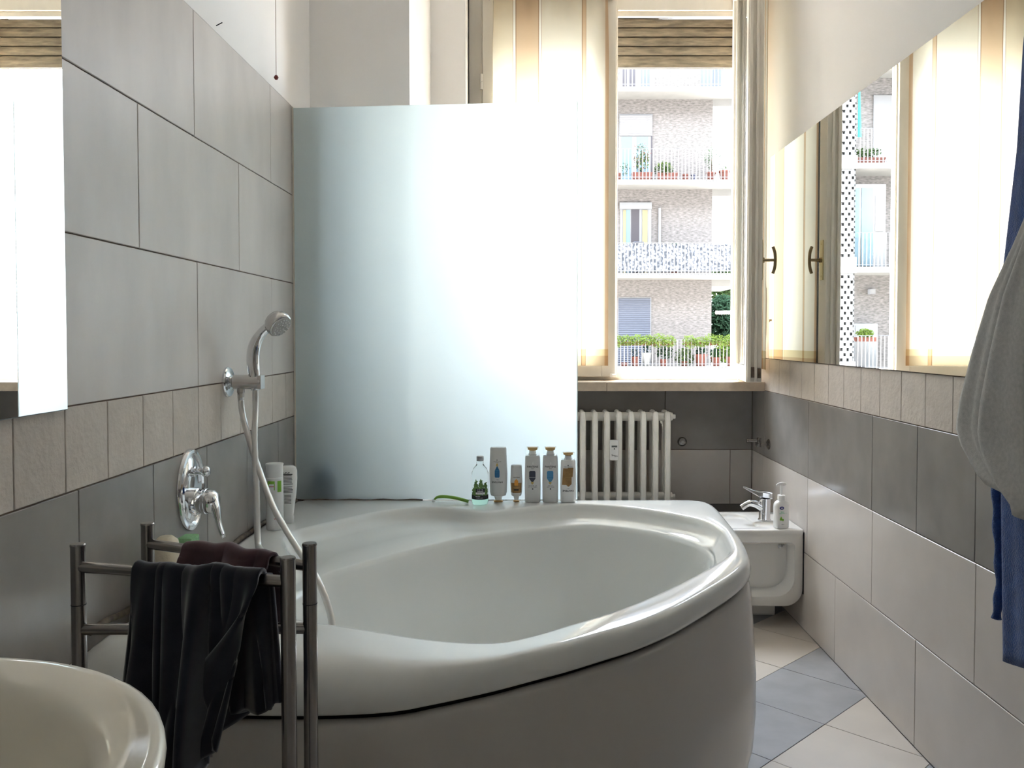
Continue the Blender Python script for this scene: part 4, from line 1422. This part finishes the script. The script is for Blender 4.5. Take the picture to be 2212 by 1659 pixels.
# ------------------------------------------------------------------ hanging clothes on the right
hk = thing('wall_hook', 'chrome wall hook above the mirror carrying robe and shirt', 'hook', (XR, 1.66, 2.02))
obj('plate', MB().cyl((XR + .0015, 1.66, 2.03), (XR - .008, 1.66, 2.03), .022, n=20), 'chrome', hk, smooth=True, angle=40)
obj('arm', MB().tube(spline([(XR - .006, 1.66, 2.03), (XR - .06, 1.66, 2.02), (XR - .085, 1.66, 2.035), (XR - .09, 1.66, 2.055)], 5), .006, n=10), 'chrome', hk, smooth=True)


def hang(name, label, levels, material, nf, amp, seed, cat, thick=.004, hem=None, xmax=1.080):
    """levels: (z, y far, y near, x wall side, x room side); a gathered cloth tube with folds"""
    rr = random.Random(seed)
    N = 120
    zs = [l[0] for l in levels][::-1]
    L = []
    ph = rr.uniform(0, 6)
    nz_ = 70
    zt_, zb_ = levels[0][0], levels[-1][0]
    arr = np.array(levels)[::-1]
    for j in range(nz_ + 1):
        f = j / nz_
        loop = []
        for i in range(N):
            t = 2 * PI * i / N
            zz = zt_ + (zb_ - zt_) * f
            if hem:
                zz += hem(t) * f ** 3
            vals = [np.interp(zz, arr[:, 0], arr[:, c]) for c in (1, 2, 3, 4)]
            cy_, hy = (vals[0] + vals[1]) / 2, (vals[0] - vals[1]) / 2
            cx_, hx_ = (vals[2] + vals[3]) / 2, (vals[2] - vals[3]) / 2
            k = 1 + amp * f ** .4 * (math.sin(nf * t + ph + f * 1.3) + .5 * math.sin((nf * 2 + 1) * t + ph * 2 - f))
            c, s = math.cos(t), math.sin(t)
            x = cx_ + hx_ * k * math.copysign(abs(c) ** .8, c)
            y = cy_ + hy * (1 + (k - 1) * .25) * math.copysign(abs(s) ** .8, s)
            loop.append((min(x, xmax), y, zz))
        L.append(loop)
    o_ = obj(name, MB().loft(L, True, False), material, smooth=True, solid=thick)
    return tag(o_, label, cat)


rb_ = hang('bathrobe', 'navy blue terry bathrobe hanging on the right wall', [(2.06, 1.70, 1.62, 1.03, .995), (1.95, 1.73, 1.58, 1.06, .98), (1.75, 1.79, 1.50, 1.08, .985), (1.55, 1.835, 1.42, 1.083, 1.000), (1.29, 1.885, 1.38, 1.083, 1.000), (1.0, 1.885, 1.36, 1.083, 1.000), (.82, 1.868, 1.36, 1.083, 1.000), (.49, 1.845, 1.38, 1.083, 1.000)],
           'robe', 8, .16, 3, 'bathrobe', .006, lambda t: .02 * math.sin(t * 2 + 1))
blt = spline([(1.035, 1.905, .92), (1.028, 1.898, .82), (1.028, 1.888, .72), (1.03, 1.882, .62), (1.024, 1.884, .545)], 8)
obj('belt', MB().tube(blt, [.010 + .002 * math.sin(i) for i in range(len(blt))], n=10), 'robe', rb_, smooth=True)
hang('t_shirt', 'grey jersey shirt hanging over the blue bathrobe', [(2.065, 1.66, 1.60, 1.0, .975), (1.9, 1.60, 1.52, .99, .955), (1.6, 1.60, 1.46, .985, .935), (1.42, 1.615, 1.44, .98, .925), (1.34, 1.66, 1.43, .978, .915), (1.24, 1.742, 1.42, .978, .912), (1.13, 1.797, 1.41, .976, .91), (1.03, 1.842, 1.40, .976, .91), (.965, 1.866, 1.40, .978, .915), (.93, 1.842, 1.40, .978, .915), (.88, 1.775, 1.40, .978, .915), (.84, 1.70, 1.40, .978, .92)],
     'jersey', 8, .30, 9, 't-shirt', .003, lambda t: .055 * max(0, math.sin(t)) ** 2 - .02, .982)

# ================================================================== outside
ZH = CAM_H
FY, BYF = 26.9, 26.0                 # facade wall and balcony front
apt = thing('apartment_building', 'brick apartment building with balconies across the courtyard', 'building', (0, FY, -8))
SLAB = [7.245, 4.507, 1.730, -1.051, -3.83]
obj('wall', MB().box(-6.45, 5.67, FY, 36, -8, ZH + 9.3), 'ext_brick', apt)
for zr in SLAB:
    z = ZH + zr
    obj('balcony_slab', MB().box(-5.2, 6.62, BYF, FY + .001, z, z + .085).box(-5.2, 6.62, BYF + .04, FY + .001, z + .085, z + .15).box(5.671, 6.62, FY + .001, FY + 3, z - .20, z + .15), 'ext_slab', apt)

bar_me = None


def railing(parent, x0, x1, y, zb, h, name='railing', sp=.106):
    global bar_me
    r = obj(name, MB().box(x0, x1, y - .012, y + .012, zb + h - .012, zb + h).box(x0, x1, y - .008, y + .008, zb + .06, zb + .075), 'ext_handrail', parent)
    n = int((x1 - x0) / sp)
    inv = wmat(parent).inverted()
    for i in range(n + 1):
        if bar_me is None:
            bar_me = obj('bar', MB().box(-.011, .011, -.011, .011, 0, 1), 'ext_rail', r, local=True)
            bb_ = bar_me
        else:
            bb_ = clone(bar_me, r)
        bb_.location = inv @ Vector((x0 + i * sp, y, zb - .05))
        bb_.scale = (1, 1, h + .045)
    return r


for zr, h in ((7.245, .92), (4.507, .905), (1.730, .90), (-1.051, .80)):
    railing(apt, 2.25, 6.55, BYF + .03, ZH + zr + .15, h)


def bx_part(name, x0, x1, z0, z1, y0, y1, m, parent):
    return obj(name, MB().box(x0, x1, y0, y1, ZH + z0, ZH + z1), m, parent)


def slatted(name, x0, x1, z0, z1, y, m, parent, pitch=.065):
    mb = MB()
    n = max(1, int(round((z1 - z0) / pitch)))
    p = (z1 - z0) / n
    for i in range(n):
        za = ZH + z0 + i * p
        mb.prism([(y, za), (y - .012, za + p * .3), (y - .012, za + p * .7), (y, za + p * .98), (y + .02, za + p * .98), (y + .02, za)], x0, x1, 'x')
    return obj(name, mb, m, parent)


# floor in line with the shutter: dark french windows
w = bx_part('french_window', 2.80, 3.84, 7.395, 9.2, FY - .03, FY + .0, 'ext_white', apt)
bx_part('pane', 2.90, 3.03, 7.45, 9.3, FY - .04, FY - .03, 'ext_dark', w)
bx_part('pane', 3.10, 3.32, 7.45, 9.3, FY - .04, FY - .03, 'ext_dark', w)
bx_part('pane', 3.47, 3.76, 7.45, 9.3, FY - .04, FY - .03, 'ext_shutter_grey', w)
w = bx_part('french_window', 5.30, 5.66, 7.395, 9.2, FY - .03, FY, 'ext_shutter_grey', apt)
w = bx_part('side_window', 5.72, 6.12, 7.60, 9.4, FY + .6, FY + .65, 'ext_shutter_grey', apt)
# floor 2: half-lowered pale shutter, blue curtained panes
w = bx_part('french_window', 2.80, 3.82, 4.657, 6.79, FY - .02, FY, 'ext_white', apt)
bx_part('jamb', 3.775, 3.82, 4.657, 6.13, FY - .03, FY - .02, 'ext_dark', w)
slatted('roller_blind', 2.815, 3.80, 6.13, 6.76, FY - .05, 'ext_shutter_pale', w, .055)
bx_part('pane', 2.87, 3.20, 4.75, 6.10, FY - .03, FY - .02, 'ext_glass', w)
bx_part('pane', 3.34, 3.69, 4.75, 6.10, FY - .03, FY - .02, 'ext_glass', w)
# floor 3: open doors with yellow curtains
w = bx_part('french_window', 2.84, 3.80, 1.88, 4.07, FY - .02, FY, 'ext_white', apt)
bx_part('blind_box', 2.82, 3.81, 3.90, 4.10, FY - .06, FY - .02, 'ext_white', w)
bx_part('dark_room', 3.18, 3.43, 1.90, 3.89, FY - .03, FY - .02, 'ext_dark', w)
bx_part('curtain', 2.93, 3.02, 1.90, 3.87, FY - .05, FY - .03, 'ext_curtain', w)
bx_part('pane', 3.02, 3.14, 1.95, 3.87, FY - .04, FY - .02, 'ext_glass', w)
bx_part('curtain', 3.52, 3.68, 1.90, 3.87, FY - .05, FY - .03, 'ext_curtain', w)
# floor 4: closed grey roller shutter
w = bx_part('french_window', 2.77, 3.81, -.90, 1.19, FY - .02, FY, 'ext_white', apt)
slatted('roller_blind', 2.80, 3.775, -.90, 1.16, FY - .04, 'ext_shutter_grey', w, .066)
obj('downpipe', MB().cyl((4.05, FY - .05, ZH + 1.9), (4.05, FY - .05, ZH + 3.93), .04, n=10), 'ext_white', apt, smooth=True, angle=50)
# patterned screening cloth behind the railing of floor 3
obj('privacy_screen', MB().box(2.2, 6.5, BYF + .07, BYF + .08, ZH + 1.93, ZH + 2.74), 'ext_screen', apt)


def leaves(mb, c, rad, n, size, rr, flat=False):
    for _ in range(n):
        while True:
            p = Vector((rr.uniform(-1, 1), rr.uniform(-1, 1), rr.uniform(-1, 1)))
            if .25 < p.length < 1:
                break
        p = Vector((c[0] + p.x * rad[0], c[1] + p.y * rad[1], c[2] + p.z * rad[2]))
        a = Vector((rr.gauss(0, 1), rr.gauss(0, 1), rr.gauss(0, .6))).normalized()
        b = a.orthogonal().normalized()
        l = size * rr.uniform(.6, 1.3)
        mb.add([p - a * l, p + b * l * .4, p + a * l, p - b * l * .4], [(0, 1, 2, 3)])
    return mb


rl = random.Random(21)


def pot_prof(r, h):
    return [(r * .72, 0), (r * .95, h * .82), (r * 1.06, h * .83), (r * 1.06, h), (r * .92, h), (r * .9, h * .9)]


def potted(name, label, cat, x, y, z, r, h, pot_m, fol, box=None, group=None, stem=None):
    """fol: list of (material, dz, rx, rz, n, leaf size, dx)"""
    t = thing(name, label, cat, (x, y, z), 0, group)
    if box:
        L = []
        for k_, zz in ((.92, 0), (1, h * .8), (1.03, h * .81), (1.03, h), (.95, h), (.95, h * .9)):
            L.append([(x + sx * box[0] * k_, y + sy * box[1] * k_, z + zz) for sx, sy in ((-1, -1), (1, -1), (1, 1), (-1, 1))])
        obj('planter', MB().loft(L), pot_m, t)
    else:
        obj('pot', MB().lathe(pot_prof(r, h), (x, y, z), n=16), pot_m, t, smooth=True, angle=40)
    if stem:
        obj('stem', MB().tube([(x, y, z + h * .8), (x + .02, y, z + h + stem * .5), (x, y, z + h + stem)], .018, n=6), 'bark', t)
    for m_, dz, rx, rz, n, sz, dx in fol:
        obj('foliage' if 'flower' not in m_ else 'flowers', leaves(MB(), (x + dx, y, z + h + dz), (rx, min(rx, .22), rz), n, sz, rl), m_, t)
    return t


Z2, Z3, Z4 = ZH + 4.657, ZH + 1.88, ZH - .901
YPt = BYF + .28
potted('potted_plant', 'small terracotta pot with sparse twigs on the balcony below the pale blind', 'plant', 2.70, YPt, Z2, .11, .22, 'terracotta', [('leaf_mid', .15, .16, .2, 50, .04, .2)])
potted('planter', 'long terracotta planter with a tall red-flowered bush on the upper balcony', 'plant', 3.42, YPt, Z2, 0, .24, 'terracotta', [('leaf_olive', .45, .24, .42, 330, .045, 0), ('flower_red', .5, .33, .45, 110, .035, 0), ('leaf_lime', .3, .22, .3, 120, .045, 0)], (.30, .13), stem=.5)
potted('planter', 'pale pink planter with a round clipped bush on the upper balcony', 'plant', 4.18, YPt, Z2, 0, .22, 'terracotta', [('leaf_mid', .12, .31, .22, 420, .04, -.10), ('leaf_lime', .2, .27, .18, 150, .04, -.10)], (.30, .13))
potted('potted_plant', 'small empty terracotta pot beside a dark pot on the upper balcony', 'plant pot', 4.73, YPt, Z2, .11, .19, 'terracotta', [])
potted('potted_plant', 'small dark blue pot on the upper balcony', 'plant pot', 4.97, YPt, Z2, .07, .18, 'pot_dark', [])
potted('potted_tree', 'terracotta pot with a small silvery olive tree on the upper balcony', 'plant', 5.50, YPt, Z2, .15, .25, 'terracotta', [('leaf_olive', .42, .30, .36, 330, .04, .06)], stem=.4)
potted('potted_plant', 'large terracotta pot with a low plant at the end of the upper balcony', 'plant', 5.90, YPt, Z2, .17, .30, 'terracotta', [('leaf_mid', .06, .16, .1, 90, .04, 0)])
# middle balcony: plants showing over and behind the screen
potted('potted_plant', 'dark leafy plant behind the patterned balcony screen', 'plant', 4.45, YPt + .15, Z3, .14, .3, 'terracotta', [('leaf_dark', .3, .3, .33, 260, .05, 0)])
tag(obj('garden_chair', MB().cyl((3.20, YPt + .1, Z3), (3.20, YPt + .1, Z3 + .96), .012, n=8).cyl((3.50, YPt + .1, Z3), (3.50, YPt + .1, Z3 + .96), .012, n=8).cyl((3.20, YPt + .1, Z3 + .96), (3.50, YPt + .1, Z3 + .96), .012, n=8)
        .cyl((3.20, YPt + .1, Z3 + .88), (3.50, YPt + .1, Z3 + .88), .01, n=8).box(3.18, 3.52, YPt + .05, YPt + .45, Z3 + .42, Z3 + .45).cyl((3.20, YPt + .42, Z3), (3.20, YPt + .42, Z3 + .43), .012, n=8).cyl((3.50, YPt + .42, Z3), (3.50, YPt + .42, Z3 + .43), .012, n=8), 'ext_shutter_grey'),
    'metal chair back showing above the patterned balcony screen', 'chair')
# lower balcony: trailing hedge along the rail, pots behind the bars
hg = thing('trailing_hedge', 'bright green trailing plants spilling over the lower balcony rail', 'hedge', (4.3, BYF, Z4))
for k_ in range(14):
    xk = 2.35 + k_ * .31
    if k_ == 7:
        continue
    obj('foliage', leaves(MB(), (xk, BYF - .02, Z4 + .74 + rl.uniform(-.03, .05)), (.24, .17, .19 + rl.uniform(-.03, .05)), 330, .036, rl), 'leaf_lime', hg)
    obj('hanging_box', MB().box(xk - .15, xk + .15, BYF + .05, BYF + .2, Z4 + .62, Z4 + .74), 'terracotta', hg)
vt = thing('tall_vase', 'tall white tapering vase with a plant on the lower balcony', 'plant pot', (3.58, YPt, Z4))
obj('vase', MB().lathe([(.07, 0), (.09, .04), (.155, .36), (.16, .40), (.14, .40), (.13, .36)], (3.58, YPt, Z4), n=18), 'pot_white', vt, smooth=True, angle=40)
obj('foliage', leaves(MB(), (3.58, YPt, Z4 + .52), (.12, .12, .14), 60, .05, rl), 'leaf_dark', vt)
GP = 'terracotta pots on the lower balcony'
for x, r, h, lab, fol in ((3.25, .12, .28, 'terracotta pot beside the tall white vase on the lower balcony', [('leaf_dark', .12, .13, .16, 80, .04, 0)]),
                          (2.92, .12, .10, 'low terracotta saucer pot in front of the grey blind, lower balcony', []),
                          (4.10, .12, .20, 'terracotta pot with a spreading blue-green bush on the lower balcony', [('leaf_dark', .2, .30, .20, 260, .04, .05), ('leaf_mid', .2, .28, .2, 120, .04, .05)]),
                          (4.72, .12, .14, 'pot buried under a bushy pale green plant on the lower balcony', [('leaf_mid', .12, .32, .30, 420, .04, 0), ('leaf_lime', .15, .28, .26, 160, .04, 0)]),
                          (5.23, .19, .36, 'large terracotta pot with a leafy plant on the lower balcony', [('leaf_dark', .10, .20, .14, 150, .05, 0)]),
                          (5.68, .15, .26, 'terracotta pot with an upright plant at the building corner, lower balcony', [('leaf_dark', .14, .18, .2, 150, .05, 0)]),
                          (6.12, .15, .28, 'last terracotta pot on the lower balcony, under the hedge end', [('leaf_mid', .12, .18, .18, 150, .05, 0)])):
    potted('potted_plant', lab, 'plant', x, YPt, Z4, r, h, 'terracotta', fol, None, GP)
for x, y, z, rx, rz, n, m_, lab in ((7.9, 35, 2.4, .95, 1.1, 1500, 'leaf_mid', 'light green tree crown beyond the building corner'),
                                    (7.55, 33.5, .6, .8, 1.0, 1700, 'leaf_dark', 'dark blue-green tree below the lighter crown, beyond the building corner'),
                                    (7.35, 32.0, -1.0, .65, .9, 1000, 'leaf_lime', 'yellow-green shrub beyond the end of the lower balcony')):
    t = thing('garden_tree', lab, 'tree', (x, y, -8))
    obj('trunk', MB().tube([(x, y, -8), (x + .1, y, ZH + z - rz * .5), (x, y, ZH + z)], [.16, .1, .04], n=8), 'bark', t)
    obj('crown', leaves(MB(), (x, y, ZH + z), (rx, rx, rz), int(n * 2.6), .10, rl), m_, t)
# unseen house face around the window, added to screen sky light from the facade
hw = MB()
for x0, x1, z0, z1 in ((-26, XQ, -8, 17), (1.075, 26, -8, 17), (XQ, 1.075, -8, .905), (XQ, 1.075, 2.80, 17)):
    hw.box(x0, x1, YOUT + .001, YOUT + .03, z0, z1)
struct('wall_sky_block', hw, 'ext_brick')
struct('ground', MB().box(-60, 60, YOUT + .5, 120, -8.3, -8.0), 'ext_ground')

# left wing, seen only in the mirror
LX0, LX1, LY = -6.81, -6.40, 24.0
col = thing('lattice_column', 'white openwork block column of the side wing, seen in the mirror', 'column', (-6.6, LY, -8))
LZ = [(7.40, 7.80), (4.58, 4.95), (1.73, 2.17), (-1.10, -.70)]
for a, b2 in LZ:
    obj('band', MB().box(LX0 - .04, LX1 + .04, LY - .05, LY + .3, ZH + a, ZH + b2), 'ext_slab', col)
blk = None
for (a, b2), (c2, d2) in zip(LZ, LZ[1:]):
    z0_, z1_ = d2, a
    n = int(round((z1_ - z0_) / .142))
    p = (z1_ - z0_) / n
    obj('course', MB().box(LX0, LX0 + .03, LY, LY + .2, ZH + z0_, ZH + z1_).box(LX1 - .03, LX1, LY, LY + .2, ZH + z0_, ZH + z1_), 'ext_white', col)
    for i in range(n):
        for j in range(3):
            xx = LX0 + .02 + (j * .17) + (.085 if i % 2 else 0)
            if xx > LX1 - .09:
                continue
            if blk is None:
                blk = obj('block', MB().box(0, .105, 0, .18, 0, .142), 'ext_white', col, local=True)
                o_ = blk
            else:
                o_ = clone(blk, col)
            o_.location = (xx + 6.6, 0, ZH + z0_ + i * p + 8)
            o_.scale = (1, 1, p / .142 * .62)
        o2 = clone(blk, col)
        o2.location = (LX0 + 6.6, .0, ZH + z0_ + i * p + 8 + p * .60)
        o2.scale = ((LX1 - LX0) / .105, 1, p / .142 * .42)
wing = thing('side_wing', 'brick side wing with balconies and glazed loggia, seen in the mirror', 'building', (-9, 25.2, -8))
WY = 25.2
obj('wall', MB().box(-14, -6.45, WY, 34, -8, ZH + 8.6), 'ext_brick', wing)
for zr in (4.60, 1.75, -1.08, 7.4):
    obj('balcony_slab', MB().box(-11, LX0 - .001, LY + .02, WY, ZH + zr, ZH + zr + .15), 'ext_slab', wing)
    if zr < 7:
        railing(wing, -9.6, LX0 - .05, LY + .06, ZH + zr + .15, .95)
w = bx_part('glazed_loggia', -7.75, -6.83, 1.90, 4.2, LY + .25, LY + .32, 'ext_white', wing)
bx_part('pane', -7.02, -6.88, 1.95, 4.1, LY + .23, LY + .25, 'ext_glass', w)
bx_part('pane', -7.40, -7.08, 1.95, 4.1, LY + .23, LY + .25, 'ext_glass', w)
bx_part('pane', -7.70, -7.46, 2.9, 3.9, LY + .23, LY + .25, 'ext_shutter_pale', w)
w = bx_part('cabinet', -7.75, -7.1, -.90, .35, WY - .5, WY - .02, 'ext_white', wing)
bx_part('cabinet_door', -7.42, -7.12, -.85, .3, WY - .52, WY - .5, 'ext_shutter_pale', w)
bx_part('wall_lamp', -7.8, -7.65, 1.2, 1.35, WY - .2, WY, 'ext_shutter_pale', wing)
w = bx_part('roller_blind', -8.6, -7.75, 4.9, 6.9, WY - .04, WY, 'ext_shutter_pale', wing)
tag(obj('awning_cloth', MB().grid(lambda a, b2: (-6.88 - .10 * a * (1 - .5 * b2), LY + .04 + .02 * math.sin(a * 9), ZH + 5.45 + 1.3 * b2), 6, 10), 'cloth_green', solid=.01), 'green cloth hanging beside the openwork column, seen in the mirror', 'cloth')
potted('planter', 'terracotta planter with low green plants on the wing balcony, seen in the mirror', 'plant', -7.25, LY + .3, ZH + 4.75, 0, .18, 'terracotta', [('leaf_mid', .15, .4, .16, 260, .05, 0)], (.45, .12))
potted('planter', 'planter with bright green plants on the lowest wing balcony, seen in the mirror', 'plant', -7.25, LY + .3, ZH - .15, 0, .12, 'terracotta', [('leaf_lime', .1, .25, .14, 260, .05, 0)], (.28, .12))
